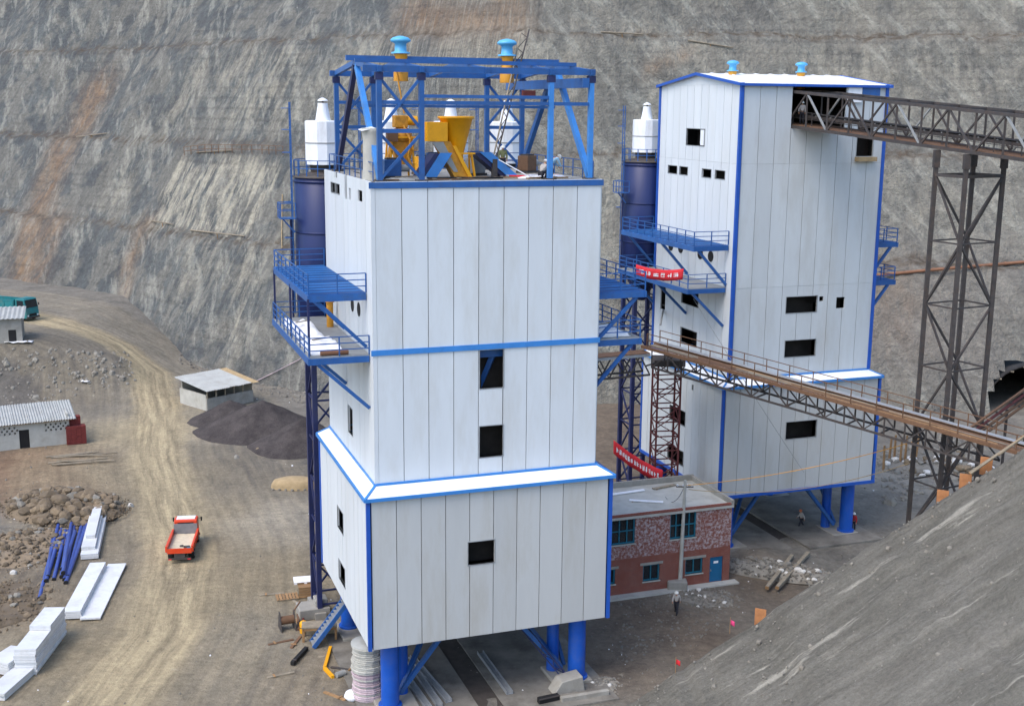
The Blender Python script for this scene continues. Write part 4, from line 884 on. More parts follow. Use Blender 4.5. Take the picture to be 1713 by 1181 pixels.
# ------------------------------------------------------------------ workers
def person(label, at, rz, pose, shirt, trous, helm=M_HELM, s=1.):
    P = dict(hip=(0, 0, .95), chest=(0, .02, 1.32), neck=(0, .02, 1.48), head=(0, .05, 1.62),
             sl=(-.19, .01, 1.42), el=(-.25, .02, 1.14), hl=(-.24, .12, .90), sr=(.19, .01, 1.42), er=(.25, .02, 1.14), hr=(.24, .12, .90),
             tl=(-.10, 0, .90), kl=(-.11, .03, .49), al=(-.11, 0, .08), tr=(.10, 0, .90), kr=(.11, .03, .49), ar=(.11, 0, .08))
    if pose == 'walk': P.update(kl=(-.11, .22, .52), al=(-.11, .30, .09), kr=(.11, -.10, .50), ar=(.11, -.36, .13), el=(-.25, -.12, 1.16), hl=(-.24, -.16, .92), er=(.25, .10, 1.16), hr=(.23, .30, 1.0), chest=(0, .05, 1.32), neck=(0, .07, 1.48), head=(0, .11, 1.62))
    if pose == 'bend': P.update(hip=(0, -.12, .86), chest=(0, .24, 1.12), neck=(0, .40, 1.20), head=(0, .54, 1.25), sl=(-.19, .36, 1.16), sr=(.19, .36, 1.16), el=(-.23, .46, .88), er=(.23, .46, .88), hl=(-.14, .62, .66), hr=(.16, .62, .66), tl=(-.1, -.12, .82), tr=(.1, -.12, .82), kl=(-.13, .08, .46), kr=(.13, .06, .46))
    if pose == 'squat': P.update(hip=(0, -.22, .36), chest=(0, .0, .70), neck=(0, .08, .84), head=(0, .15, .97), sl=(-.19, .06, .78), sr=(.19, .06, .78), el=(-.26, .24, .56), er=(.26, .24, .56), hl=(-.10, .42, .46), hr=(.12, .42, .46), tl=(-.11, -.2, .34), tr=(.11, -.2, .34), kl=(-.17, .18, .50), kr=(.17, .18, .50))
    for a_, f_ in (('al', 'fl'), ('ar', 'fr')): x, y, z = P[a_]; P[f_] = (x, y+.19, max(.03, z-.05))
    rad = dict(hip=.125, chest=.145, neck=.055, head=.105, sl=.07, sr=.07, el=.045, er=.045, hl=.035, hr=.035, tl=.085, tr=.085, kl=.06, kr=.06, al=.045, ar=.045, fl=.035, fr=.035)
    E_ = [('hip', 'chest'), ('chest', 'neck'), ('neck', 'head'), ('chest', 'sl'), ('sl', 'el'), ('el', 'hl'), ('chest', 'sr'), ('sr', 'er'), ('er', 'hr'), ('hip', 'tl'), ('tl', 'kl'), ('kl', 'al'), ('al', 'fl'), ('hip', 'tr'), ('tr', 'kr'), ('kr', 'ar'), ('ar', 'fr')]
    for sd_, e_, h_ in (('l', 'el', 'hl'), ('r', 'er', 'hr')):
        hv_ = Vector(P[h_]); dv = (hv_-Vector(P[e_])).normalized(); sd2 = dv.cross(Vector((0, 1, .2))).normalized()
        for i, (o_, ln_) in enumerate(((-.03, .075), (-.01, .09), (.01, .085), (.03, .07))):
            P[f'{h_}{i}'] = tuple(hv_+dv*.05+sd2*o_); P[f'{h_}{i}t'] = tuple(hv_+dv*(.05+ln_)+sd2*o_*1.2+Vector((0, .02, 0))); rad[f'{h_}{i}'] = .011; rad[f'{h_}{i}t'] = .008; E_ += [(h_, f'{h_}{i}'), (f'{h_}{i}', f'{h_}{i}t')]
        P[h_+'th'] = tuple(hv_+dv*.05+Vector((0, .05, 0))); rad[h_+'th'] = .011; E_.append((h_, h_+'th'))
    t = thing('person', label, 'person', at, rz, 'workers on the site')
    def skin(nm, keys, edges, grow, m, root):
        me = bpy.data.meshes.new(nm); ix = {k_: i for i, k_ in enumerate(keys)}
        me.from_pydata([tuple(Vector(P[k_])*s) for k_ in keys], [(ix[a], ix[b]) for a, b in edges if a in ix and b in ix], []); me.materials.append(m)
        o_ = bpy.data.objects.new(nm, me); COL.objects.link(o_); o_.parent = t
        o_.modifiers.new('skin', 'SKIN'); sv = me.skin_vertices[0].data
        for k_, i in ix.items(): r_ = (rad[k_]+grow)*s; sv[i].radius = (r_, r_); sv[i].use_root = (k_ == root)
        sb = o_.modifiers.new('sub', 'SUBSURF'); sb.levels = 1; sb.render_levels = 1
        return o_
    skin('body', list(P), E_, 0, M_SKIN, 'hip')
    skin('shirt', ['hip', 'chest', 'neck', 'sl', 'el', 'hl', 'sr', 'er', 'hr'][:9], [e_ for e_ in E_ if e_ not in (('neck', 'head'),)], .022, shirt, 'chest').scale = (1, 1, 1)
    skin('trousers', ['hip', 'tl', 'kl', 'al', 'tr', 'kr', 'ar'], E_, .024, trous, 'hip')
    for f_, a_ in (('fl', 'al'), ('fr', 'ar')):
        a, b = Vector(P[a_])*s, Vector(P[f_])*s; obj('boot', MB().box(a.x-.05, a.x+.05, a.y-.07, b.y+.05, a.z-.08, a.z+.04), M_BLACK, t, .02)
    h_ = Vector(P['head'])*s; tl_ = (Vector(P['head'])-Vector(P['neck'])).normalized()
    he = obj('helmet', MB().lathe([(.155*s, .0), (.155*s, .02*s), (.125*s, .03*s), (.115*s, .08*s), (.07*s, .125*s), (.02*s, .14*s)], n=14), helm, t); he.location = h_+tl_*.035*s; he.rotation_euler = tl_.to_track_quat('Z', 'Y').to_euler()
    fw = Vector((0, cos(0), 0))
    fc = obj('face', MB().box(-.02*s, .02*s, .085*s, .125*s, -.02*s, .02*s).box(-.045*s, -.02*s, .09*s, .108*s, .012*s, .026*s).box(.02*s, .045*s, .09*s, .108*s, .012*s, .026*s).box(-.03*s, .03*s, .085*s, .105*s, -.06*s, -.05*s), M_SKIN, t); fc.location = h_
    return t
M_SH1 = mat('shirt_grey', (178, 172, 164), .9); M_SH2 = mat('shirt_light_blue', (150, 186, 206), .9); M_SH3 = mat('shirt_olive', (116, 120, 84), .9); M_SH4 = mat('shirt_red', (160, 44, 44), .9); M_TR = mat('trousers_dark', (44, 44, 50), .9); M_HO = mat('helmet_orange', (206, 112, 70), .4)
person('worker in white helmet and dark trousers walking before the utility pole', onground(1131, 1026), radians(160), 'walk', M_SH1, M_TR)
person('worker in orange helmet and pale shirt striding under the far tower', onground(1340, 884), radians(100), 'walk', M_SH1, M_TR, M_HO)
person('worker in red shirt standing beside the far tower column', onground(1427, 889), radians(150), 'stand', M_SH4, M_TR)
person('worker in light blue shirt bending over on the near tower roof', Wd(A0, 11.9, 2.6, 31.87), YAW+radians(-80), 'bend', M_SH2, M_TR)
person('worker in grey squatting at the roof edge behind the frame column', Wd(A0, 11.3, 2.2, 31.87), YAW+radians(-60), 'squat', M_SH1, M_TR)
person('worker in olive shirt standing at the back of the near tower roof', Wd(A0, 10.6, 7.6, 31.87), YAW+radians(170), 'stand', M_SH3, M_TR)
person('worker standing inside the gallery mouth of the far tower', gp(.4, .35, 0, .15), radians(170), 'stand', M_SH1, M_TR)

# ------------------------------------------------------------------ vehicles
def wheel(t, x, y, r, w, sgn):
    wh = obj('wheel', MB().tube((x-w/2, y, r), (x+w/2, y, r), r*.55, n=16), M_GRY, t)
    mb = MB(); n = 20
    prof_ = [(r*.56, -w/2), (r*.92, -w/2), (r, -w*.3), (r, w*.3), (r*.92, w/2), (r*.56, w/2)]
    vv = [(x+z, y+q*cos(2*pi*i/n), r+q*sin(2*pi*i/n)) for q, z in prof_ for i in range(n)]
    mb.add(vv, [(k_*n+i, k_*n+(i+1) % n, ((k_+1) % 6)*n+(i+1) % n, ((k_+1) % 6)*n+i) for k_ in range(6) for i in range(n)], True)
    obj('tyre', mb, M_BLACK, wh); obj('hub', MB().tube((x+sgn*w*.4, y, r), (x+sgn*w*.58, y, r), r*.2, n=10), M_DARK, wh)
def truck(name, label, at, rz, m, L, Wt, bedh, floor, cabl, load, big=False):
    t = thing(name, label, 'truck', at, rz)
    r = .5 if big else .42; hw = Wt/2
    obj('chassis', bx(-.42, .42, 0, L, r*.95, floor-.02), M_DARK, t)
    yb0, yb1 = 0., L-cabl-.12
    bd = obj('bed_floor', bx(-hw, hw, yb0, yb1, floor, floor+.08), M_BED, t)
    for x in (-hw, hw):
        obj('bed_side', bx(x-.05, x+.05, yb0, yb1, floor+.08, floor+bedh), m, t)
        n = 5
        for i in range(n): y = yb0+.15+(yb1-yb0-.3)*i/(n-1); obj('stake', bx(x+(.05 if x > 0 else -.11), x+(.11 if x > 0 else -.05), y-.05, y+.05, floor+.05, floor+bedh-.03), m, t)
        obj('side_rail', bx(x-.08, x+.08, yb0, yb1, floor+bedh, floor+bedh+.07), m, t)
    obj('tailgate', bx(-hw+.05, hw-.05, yb0-.06, yb0+.0, floor-.02, floor+bedh*.8), m, t); obj('headboard', bx(-hw+.05, hw-.05, yb1-.06, yb1, floor+.08, floor+bedh+(.5 if not big else .2)), m if not load else M_BED, t)
    obj('rear_bumper', bx(-hw+.1, hw-.1, -.05, .05, r*.9, r*.9+.14), M_DARK, t)
    for x in (-hw+.25, hw-.25): obj('tail_lamp', bx(x-.12, x+.12, -.1, -.051, r*.92, r*1.1), M_RED, t)
    # cab: profile in y-z
    c0, c1 = L-cabl, L; zt = floor+(1.3 if not big else 1.8); zb = r*.8
    pr = [(c0, zb), (c1, zb), (c1+.02, zb+.75), (c1-.05, floor+.55), (c1-.32, zt-.08), (c1-.5, zt), (c0+.08, zt), (c0, zt-.1)]
    cab = obj('cab', MB().prism([(-hw+.08, y, z) for y, z in pr], (2*hw-.16, 0, 0)), m, t, .04)
    obj('windscreen', MB().prism([(-hw+.22, c1-.045+.012, floor+.60), (hw-.22, c1-.045+.012, floor+.60), (hw-.25, c1-.30+.012, zt-.14), (-hw+.25, c1-.30+.012, zt-.14)], (0, .01, .004)), M_DKGL, cab)
    for x, s_ in ((-hw+.08, -1), (hw-.08, 1)):
        dd = obj('door', bx(x-.012 if s_ > 0 else x-.015, x+.015 if s_ > 0 else x+.012, c0+.25, c1-.38, zb+.2, zt-.1), m, t); obj('door_window', bx(x+s_*.02-.008, x+s_*.02+.008, c0+.32, c1-.45, floor+.6, zt-.2), M_DKGL, dd)
        obj('mirror', bx(x+s_*.22-.06, x+s_*.22+.06, c1-.2, c1-.12, floor+.75, floor+1.1), M_BLACK, t); obj('mirror_arm', bm_((x, c1-.2, floor+1.0), (x+s_*.2, c1-.16, floor+1.0), .03), M_BLACK, t)
        obj('headlight', MB().tube((x-s_*.28, c1+.01, zb+.35), (x-s_*.28, c1+.06, zb+.35), .12, n=14), M_WHITE, t)
    obj('rear_window', bx(-hw+.35, hw-.35, c0-.012, c0-.002, floor+.75, zt-.25), M_DKGL, cab)
    obj('roof_panel', bx(-hw+.25, hw-.25, c0+.1, c1-.55, zt+.002, zt+.05), M_WHITE if not big else m, cab)
    obj('front_bumper', bx(-hw+.05, hw-.05, c1+.02, c1+.14, zb-.02, zb+.2), M_DARK, t); obj('grille', bx(-hw*.5, hw*.5, c1+.015, c1+.04, zb+.28, zb+.6), M_BLACK, t)
    ys = [L-cabl*.5, 1.2] + ([2.6] if big else [])
    for y in ys:
        for s_ in (-1, 1): wheel(t, s_*(hw-.2), y, r, .28 if y > L/2 else .46, s_)
    if load:
        mb = MB(); K = 10
        vv = [(-hw+.06+(2*hw-.12)*i/K, .03+(yb1-.1)*j/K, floor+.09+.10*(.5+.5*fbm(i*.7, j*.7, 3))) for j in range(K+1) for i in range(K+1)]
        mb.add(vv, [(j*(K+1)+i, j*(K+1)+i+1, (j+1)*(K+1)+i+1, (j+1)*(K+1)+i) for j in range(K) for i in range(K)], True)
        obj('sand_layer', mb, M_SAND, t)
        for q in ((.25, .6, .5, .16), (.5, .35, .35, .12), (-.1, .95, .3, .1)): s_ = obj('tool_bag', MB().box(q[0], q[0]+q[2], q[1], q[1]+.3, floor+.15, floor+.15+q[3]), M_TEAL if q[0] > .4 else M_DARK, t, .05)
    return t
tp = onground(301, 943); tp2 = onground(309, 896)
truck('flatbed_truck', 'small orange dump truck with sandy open bed parked in the yard', tp, radians(8), M_ORTR, 5.7, 2.0, .5, .92, 1.4, True)
gt = onground(58, 537)
truck('dump_truck', 'teal dump truck driving down the haul road at the left edge', gt-Vector((-8.0, 3.5, 0)).normalized()*0+Vector((-8.2, 3.3, .05)), radians(-112), M_GRTR, 8.6, 2.5, 1.5, 1.25, 1.9, False, True)

# ------------------------------------------------------------------ white cladding panels stacked on the left
def stack(label, pts, n, th, jit, gapm=M_ASB, m=M_STACK, top_extra=None):
    """pts: three ground pixels - near-left, near-right, far-left corner of the footprint"""
    a, b, c = [onground(*p) for p in pts]; a.z = b.z = c.z = min(a.z, b.z, c.z)+.05
    x = b-a; y = c-a; wx, ly = x.length, y.length; ang = atan2(y.y, y.x)-pi/2
    t = thing('panel_stack', label, 'panel stack', a, ang, 'stacks of white cladding panels')
    for i in range(n):
        dx, dy = random.uniform(-jit, jit), random.uniform(-jit, jit)*2
        obj('panel', bx(dx, wx+dx, dy, ly+dy, .10+i*(th+.02), .10+i*(th+.02)+th), m, t)
    for y_ in (.15, .5, .85): obj('bearer', bx(-.05, wx+.05, ly*y_-.06, ly*y_+.06, -.06, .10), M_WOOD, t)
    if top_extra:
        z = .10+n*(th+.02)
        for (x0, x1, y0, y1, k_) in top_extra:
            for i in range(k_): obj('panel', bx(wx*x0, wx*x1, ly*y0, ly*y1, z+i*(th+.02), z+i*(th+.02)+th), m, t)
            z += k_*(th+.02)
    return t
stack('tall stack of white panels with grey edges, largest of the stacks', ((26, 1132), (56, 1136), (78, 1064)), 9, .15, .04, top_extra=[(0, 1, .02, .98, 1), (0, 1, .5, 1, 2)])
stack('low stack of white panels beside the single flat panels', ((107, 1038), (133, 1040), (152, 953)), 4, .12, .03)
stack('thin white panels laid flat, rightmost at the yard edge', ((134, 1040), (165, 1042), (181, 948)), 1, .12, .02)
stack('stepped stack of white panels beside the blue pipes', ((135, 938), (163, 938), (152, 872)), 3, .12, .05, top_extra=[(.0, .8, .1, 1.05, 2), (.15, .7, .3, 1.1, 2)])
stack('low white panel stack cut off by the lower left corner', ((-26, 1172), (8, 1176), (26, 1126)), 3, .15, .04)
stack('short white panel stack touching the left edge above the corner', ((-20, 1128), (16, 1132), (20, 1102)), 5, .15, .04)

# blue pipes
ends = [((66, 1005), (98, 880)), ((80, 968), (88, 905)), ((77, 975), (103, 888)), ((90, 973), (110, 890)), ((103, 968), (115, 890)), ((106, 966), (120, 882)), ((108, 973), (124, 884)), ((104, 960), (126, 896)), ((113, 968), (136, 884)), ((118, 955), (142, 884)), ((110, 978), (146, 880))]
for i, (p, q) in enumerate(ends):
    p, q = onground(*p), onground(*q); r = .15; zl_ = .16+(.22 if 4 < i < 9 and i % 2 else 0)
    lb = 'long blue steel pipe lying in the loose bundle beside the rubble'
    if i == len(ends)-1: lb = 'blue steel pipe on the right of the bundle, touching the stepped white panels'
    if i == 1: lb = 'shorter blue steel pipe on the left of the bundle, nearest the rubble'
    if i == 0: lb = 'blue steel pipe sticking out furthest towards the camera from the bundle'
    o_ = thing('steel_pipe', lb, 'pipe', p, 0, 'blue pipes beside the rubble'); v_ = q-p; z0 = Vector((0, 0, zl_)); n_ = v_.normalized()
    obj('pipe_wall', MB().tube(z0, v_+z0, r, n=14, cap=False).tube(v_+z0, z0, r*.85, n=14, cap=False), M_PIPEB, o_); obj('end_cap', MB().tube(z0-n_*.05, z0+n_*.12, r*1.06, n=14), M_BLACK, o_)

# ------------------------------------------------------------------ rocks and heaps
def rock_mesh(seed, n=2):
    import bmesh
    b_ = bmesh.new(); bmesh.ops.create_icosphere(b_, subdivisions=n, radius=1.)
    r_ = random.Random(seed); off = Vector((r_.uniform(0, 50), r_.uniform(0, 50), r_.uniform(0, 50)))
    planes = [(Vector((r_.gauss(0, 1), r_.gauss(0, 1), r_.gauss(0, 1))).normalized(), r_.uniform(.55, .85)) for _ in range(7)]
    for v in b_.verts:
        p = v.co.copy()
        for nn, d in planes:
            k_ = p.dot(nn)
            if k_ > d: p -= nn*(k_-d)
        v.co = p*(1+.14*noise.noise(p*1.7+off))
    me = bpy.data.meshes.new('rock'); b_.to_mesh(me); b_.free(); return me
M_ROCKB = mat('rock_brown', (122, 107, 86), .95, var=.3, scale=1.4, rnd=.45, bump=.5, bscale=4, dirt=(96, 90, 82), damt=.7, dscale=1.2)
M_ROCKG = mat('rock_grey', (132, 128, 118), .95, var=.25, scale=1.4, rnd=.3, bump=.5, bscale=4, dirt=(110, 92, 70), damt=.5, dscale=1.2)
M_ROCKW = mat('rock_white', (205, 202, 194), .95, var=.12, scale=1.4, bump=.4, bscale=4)
RB = [rock_mesh(i) for i in range(5)]; RG = [rock_mesh(20+i, 1) for i in range(4)]; RW = [rock_mesh(40)]
for m_, l_ in ((M_ROCKB, RB), (M_ROCKG, RG), (M_ROCKW, RW)):
    for me in l_: me.materials.append(m_)
def put_rock(parent, me, loc_, s, name='rock'):
    o_ = bpy.data.objects.new(name, me); COL.objects.link(o_); o_.parent = parent; o_.location = loc_; o_.scale = (s*random.uniform(.8, 1.25), s*random.uniform(.8, 1.25), s*random.uniform(.55, .9)); o_.rotation_euler = (random.uniform(-.4, .4), random.uniform(-.4, .4), random.uniform(0, 6.28)); return o_
def heap(name, label, cat, c, r, h, m, el=1., rz=0., seed=0, K=26, rough=.12):
    t = thing(name, label, cat, c, rz); mb = MB(); N = 40; vv = [(0, 0, h*(1-.06))]; 
    for k_ in range(1, K+1):
        q = k_/K
        for i in range(N):
            a = 2*pi*i/N; rr = r*q*(1+.16*noise.noise(Vector((cos(a)*1.3, sin(a)*1.3, seed)))); x, y = rr*cos(a)*el, rr*sin(a)
            z = h*max(0, (1-q))**1.0*(.96 if q > .12 else .94)+rough*fbm(x*.8, y*.8, seed+.5)*(1-q**4)*min(1, q*4)-(.15 if k_ == K else 0); vv.append((x, y, z))
    fs_ = [(0, 1+i, 1+(i+1) % N) for i in range(N)]+[(1+(k_-1)*N+i, 1+k_*N+i, 1+k_*N+(i+1) % N, 1+(k_-1)*N+(i+1) % N) for k_ in range(1, K) for i in range(N)]
    mb.add(vv, fs_, True); obj('heap', mb, m, t); return t
k = NT('dark_gravel'); o = k.tc.outputs['Object']
cg = k.mix(k.ramp(k.noise(o, .5, 5, .7), .3, .7), lin((58, 54, 53)), lin((88, 82, 79))); cg = k.mix(1., cg, k.mix(k.ramp(k.noise(o, 9, 4, .8), .3, .7), (.7, .7, .7), (1.3, 1.3, 1.3)), 'MULTIPLY'); k.bump(k.noise(o, 8, 4, .8), .8, .12); M_GRAV = k.out(cg, .95, 0, .1)
gl = ['large dark gravel heap in front of the sheet-roofed shed', 'smaller dark gravel heap at the left, touching the large heap', 'dark gravel heap at the right beside the silo legs', 'low spread of dark gravel in front of the heaps', 'low dark gravel heap behind the silo legs']
for i, (c, r, h) in enumerate(HEAPG): heap('gravel_heap', gl[i], 'gravel heap', c+Vector((0, r*.55, -.05)), r, h, M_GRAV, 1.25, .2, i*3.1)
# brown rubble pile: heap core, the largest rocks as parts, gravelly rest as stuff
def rubble(label, px, py, rx, ry, h, nbig, nsm, smin, smax, meshes, core, seed):
    random.seed(seed); c = onground(px, py); t = thing('rubble_pile', label, 'rubble', c, -.35)
    mb = MB(); K = 18; N = 36; vv = [(0, 0, h)]
    def hz(x, y): q = sqrt((x/rx)**2+(y/ry)**2); return h*.75*max(0, 1-q*q)*(1+.6*fbm(x*.5, y*.5, seed))-.05
    for k_ in range(1, K+1):
        for i in range(N): a = 2*pi*i/N; q = k_/K; x, y = rx*q*cos(a), ry*q*sin(a); vv.append((x, y, hz(x, y)-(.2 if k_ == K else 0)))
    mb.add(vv, [(0, 1+i, 1+(i+1) % N) for i in range(N)]+[(1+(k_-1)*N+i, 1+k_*N+i, 1+k_*N+(i+1) % N, 1+(k_-1)*N+(i+1) % N) for k_ in range(1, K) for i in range(N)], True)
    obj('heap', mb, core, t)
    for _ in range(nbig):
        a, q = random.uniform(0, 6.28), sqrt(random.random()); x, y = rx*q*cos(a), ry*q*sin(a); s = random.uniform(smin, smax)*(1.1-.4*q); put_rock(t, random.choice(meshes+([RG[2]] if meshes is RB else [])), (x, y, hz(x, y)+s*.2), s)
    mb = MB(); base_ = [[Vector(v.co) for v in me.vertices] for me in RG]; bfs = [[tuple(p.vertices) for p in me.polygons] for me in RG]
    for _ in range(nsm):
        a, q = random.uniform(0, 6.28), random.random()**.6*1.15; x, y = rx*q*cos(a), ry*q*sin(a); s = random.uniform(.04, .14); i = random.randrange(len(RG)); rm = Matrix.Rotation(random.uniform(0, 6.28), 3, 'Z'); mb.add([rm @ (v*s)+Vector((x, y, max(0, hz(x, y))+s*.3)) for v in base_[i]], bfs[i])
    s_ = obj('small_stones', mb, M_ROCKB if meshes is RB else M_ROCKG, t); s_['kind'] = 'stuff'
    return t
rubble('brown rubble pile of big angular rocks left of the yard', 110, 848, 5.6, 4.2, 1.4, 190, 700, .25, .80, RB, M_ROCKB, 11)
rubble('low brown rubble spread between the pipes and the left edge', 45, 915, 4.6, 5.5, .7, 130, 600, .18, .42, RB, M_ROCKB, 12)
rubble('brown stony rubble beside the tall panel stack at the left edge', 8, 1010, 3.6, 6.0, .6, 90, 400, .15, .35, RB, M_ROCKB, 13)
rubble('grey rubble bank below the concrete slab of the far tower', 1300, 953, 5.2, 1.8, .7, 110, 500, .14, .34, RG+RW, M_ROCKG, 14)
rubble('grey stones heaped beside the utility pole base', 1180, 1000, 2.6, 1.8, .35, 60, 300, .10, .26, RG+RW, M_ROCKG, 15)
rubble('pale stones heaped at the right foot of the near tower', 1010, 1150, 1.8, 1.6, .3, 60, 250, .08, .22, RG+RW, M_ROCKG, 16)
rubble('rubble and scrap heap behind the trestle legs under the bridge', 1590, 790, 7., 3., 1.6, 110, 300, .25, .6, RG+RW+RB, M_ROCKG, 17)
random.seed(21)
for i, (px, py, s, me, lb) in enumerate([(120, 868, .55, RW[0], 'white boulder at the top of the blue pipes'), (85, 838, .45, RW[0], 'white boulder in front of the big rubble pile'), (395, 767, .4, RG[1], 'grey stone lying left in front of the gravel heaps'), (432, 755, .38, RB[0], 'tan stone lying in front of the gravel heaps'), (23, 960, .3, RW[0], 'small white stone at the left edge by the rubble'), (218, 848, .35, RW[0], 'flat white stone lying alone on the yard')]):
    c = onground(px, py); t = thing('boulder', lb, 'stone', c); put_rock(t, me, (0, 0, s*.3), s); put_rock(t, RG[0], (s*.9, -.2, .05), s*.3, 'chip')
t = thing('straw_mound', 'straw-coloured covered mound beside the silo legs', 'mound', onground(494, 815)); mb = MB()
obj('cover', MB().lathe([(1.75, 0), (1.7, .35), (1.5, .75), (.9, .98), (.1, 1.05)], n=22), M_STRAW, t).scale = (1.35, .7, 1)
for i in range(7): put_rock(t, RG[i % 4], (-1.9+.6*i, -1.15+.05*(i % 3), .1), .22, 'edge_stone')
# scattered stones and litter over the yard
mb = MB(); base_ = [[Vector(v.co) for v in me.vertices] for me in RG]; bfs = [[tuple(p.vertices) for p in me.polygons] for me in RG]
mw = MB()
for i in range(3600):
    px, py = random.uniform(0, 1500), random.uniform(620, 1185) if random.random() < .8 else random.uniform(560, 700)
    c = onground(px, py) if False else gz(px, py); c.z = ground_h(c.x, c.y)
    if c.y > 150 or (1050 < px and py > 1181-(px-1030)*.65): continue
    dist, s__, t__ = road_st(c.x, c.y)
    if dist < 11 and random.random() < .93: continue
    s = random.uniform(.025, .085)*(1.6 if random.random() < .08 else 1); j = random.randrange(4); rm = Matrix.Rotation(random.uniform(0, 6.28), 3, 'Z'); tgt = mw if random.random() < .06 else mb
    tgt.add([rm @ (v*s)+c+Vector((0, 0, s*.3)) for v in base_[j]], bfs[j])
tag(obj('loose_stones', mb, M_ROCKG), 'small grey stones scattered all over the yard', 'stones', kind='stuff'); tag(obj('litter', mw, M_PLAS), 'small white scraps of litter strewn over the yard', 'litter', kind='stuff')

# ------------------------------------------------------------------ sheds on the left
def corrug(x0, x1, y0, y1, z0, z1, n, amp=.05):
    mb = MB(); vv = []
    for j, (y, z) in enumerate(((y0, z0), (y1, z1))):
        for i in range(n*2+1): vv.append((x0+(x1-x0)*i/(2*n), y, z+(amp if i % 2 else -amp)))
    m_ = 2*n+1; mb.add(vv, [(i, i+1, m_+i+1, m_+i) for i in range(2*n)]); return mb
a = gz(-2, 755); b = gz(118, 742); ang = atan2(b.y-a.y, b.x-a.x); Ls = (b-a).length
t = thing('site_shed', 'long low white-walled shed with vent holes at the left edge', 'shed', a, ang)
mb = MB(); hs = []; dx0, dx1 = 2.1, 3.1
for x0 in (-.5, 4.6):
    for r_ in range(3):
        for c_ in range(5): hs.append((x0+.2+c_*.5+.25*(r_ % 2), 1.75+r_*.3))
def holed(mb, x0, x1, z0, z1, y0, y1):
    inn = [h for h in hs if x0 < h[0] < x1]
    us = sorted({x0, x1, *[q for h in inn for q in (h[0]-.09, h[0]+.09)], *[q for q in (dx0, dx1) if x0 < q < x1]}); ws = sorted({z0, z1, 2.05, *[q for h in inn for q in (h[1]-.1, h[1]+.1)]})
    for i in range(len(us)-1):
        for j in range(len(ws)-1):
            um, wm = (us[i]+us[i+1])/2, (ws[j]+ws[j+1])/2
            if any(abs(um-h[0]) < .09 and abs(wm-h[1]) < .1 for h in inn) or (dx0 < um < dx1 and wm < 2.05): continue
            mb.box(us[i], us[i+1], y0, y1, ws[j], ws[j+1])
holed(mb, -6, Ls, 0, 2.75, 0, .2); obj('front_wall', mb, M_CONCL, t)
obj('end_wall', bx(Ls-.2, Ls, .2, 4.5, 0, 3.3), M_CONCL, t); obj('back_wall', bx(-6, Ls-.2, 4.3, 4.5, 0, 3.3), M_CONCL, t); obj('door', bx(dx0, dx1, .1, .14, 0, 2.05), M_BLACK, t)
for i in range(9):
    x = -6.2+i*(Ls+6.8)/9; rf = obj('roof_sheet', corrug(x, x+(Ls+6.8)/9+.1, -.5, 4.9, 2.85+.01*(i % 2), 3.75+.01*(i % 2), 6), M_ASB, t); so = rf.modifiers.new('thick', 'SOLIDIFY'); so.thickness = .02
obj('eave_beam', bm_((-6, -.3, 2.78), (Ls+.3, -.3, 2.78), .1), M_WOOD, t)
c = gz(128, 741); t = thing('red_brick_stack', 'dark red brick block with a smaller block on top beside the shed', 'brick stack', c, ang)
for r_ in range(9):
    for i in range(4): obj('brick_course', bx(-1.0+i*.5+.005, -.5+i*.5-.005, -.5+random.uniform(-.02, .02), .5, r_*.22+.003, r_*.22+.217), M_REDP, t)
for r_ in range(4):
    for i in range(2): obj('brick_course', bx(-.6+i*.6+.005, i*.6-.005, .3, 1.1, 2.0+r_*.22+.003, 2.0+r_*.22+.217), M_REDP, t)
# shed with corrugated roof in front of the hill
a = gz(347, 688); b = gz(424, 672); c = gz(314, 655); ang = atan2(b.y-a.y, b.x-a.x); Lx = (b-a).length; Ly = min(5.8, (c-a).length)
t = thing('open_shed', 'small concrete-walled shed with pale sheet roof beside the gravel heaps', 'shed', a, ang)
obj('front_wall', bx(0, Lx, 0, .25, 0, 1.5), M_CONC, t); obj('end_wall', bx(0, .25, .25, Ly, 0, 1.9), M_CONCL, t); obj('end_wall', bx(Lx-.25, Lx, .25, Ly, 0, 2.4), M_CONC, t); obj('back_wall', bx(.25, Lx-.25, Ly-.25, Ly, 0, 3.0), M_CONC, t)
for i in range(6): x = .15+i*(Lx-.3)/5; obj('roof_post', bm_((x, .12, 1.5), (x, .12, 2.55), .12), M_WOODG, t)
for i in range(7):
    x = -.4+i*(Lx+.8)/7; rf = obj('roof_sheet', corrug(x, x+(Lx+.8)/7+.08, -.7, Ly+.4, 2.6+.015*(i % 2)+random.uniform(-.03, .03), 3.3+.015*(i % 2), 5), M_ASB if i != 6 else M_STRAW, t); rf.modifiers.new('thick', 'SOLIDIFY').thickness = .02
obj('eave_beam', bm_((-.2, -.3, 2.55), (Lx+.3, -.3, 2.55), .12), M_WOOD, t)
# roof and wall at the left edge below the dump truck
c = onground(38, 572); t = thing('edge_hut', 'grey hut with pale roof cut off by the left edge below the dump truck', 'hut', c, radians(18)); 
obj('wall', bx(-7, 0, 0, 4, -1, 3.0), M_CONC, t); rf = obj('roof_sheet', corrug(-7.3, .4, -.5, 4.4, 3.1, 3.9, 14), M_ASB, t); rf.modifiers.new('thick', 'SOLIDIFY').thickness = .03; obj('doorway_dark_sheet', bx(-1.6, -.7, -.03, .0, -.5, 1.6), M_BLACK, t)  # black sheet on the solid wall stands in for the dark entrance
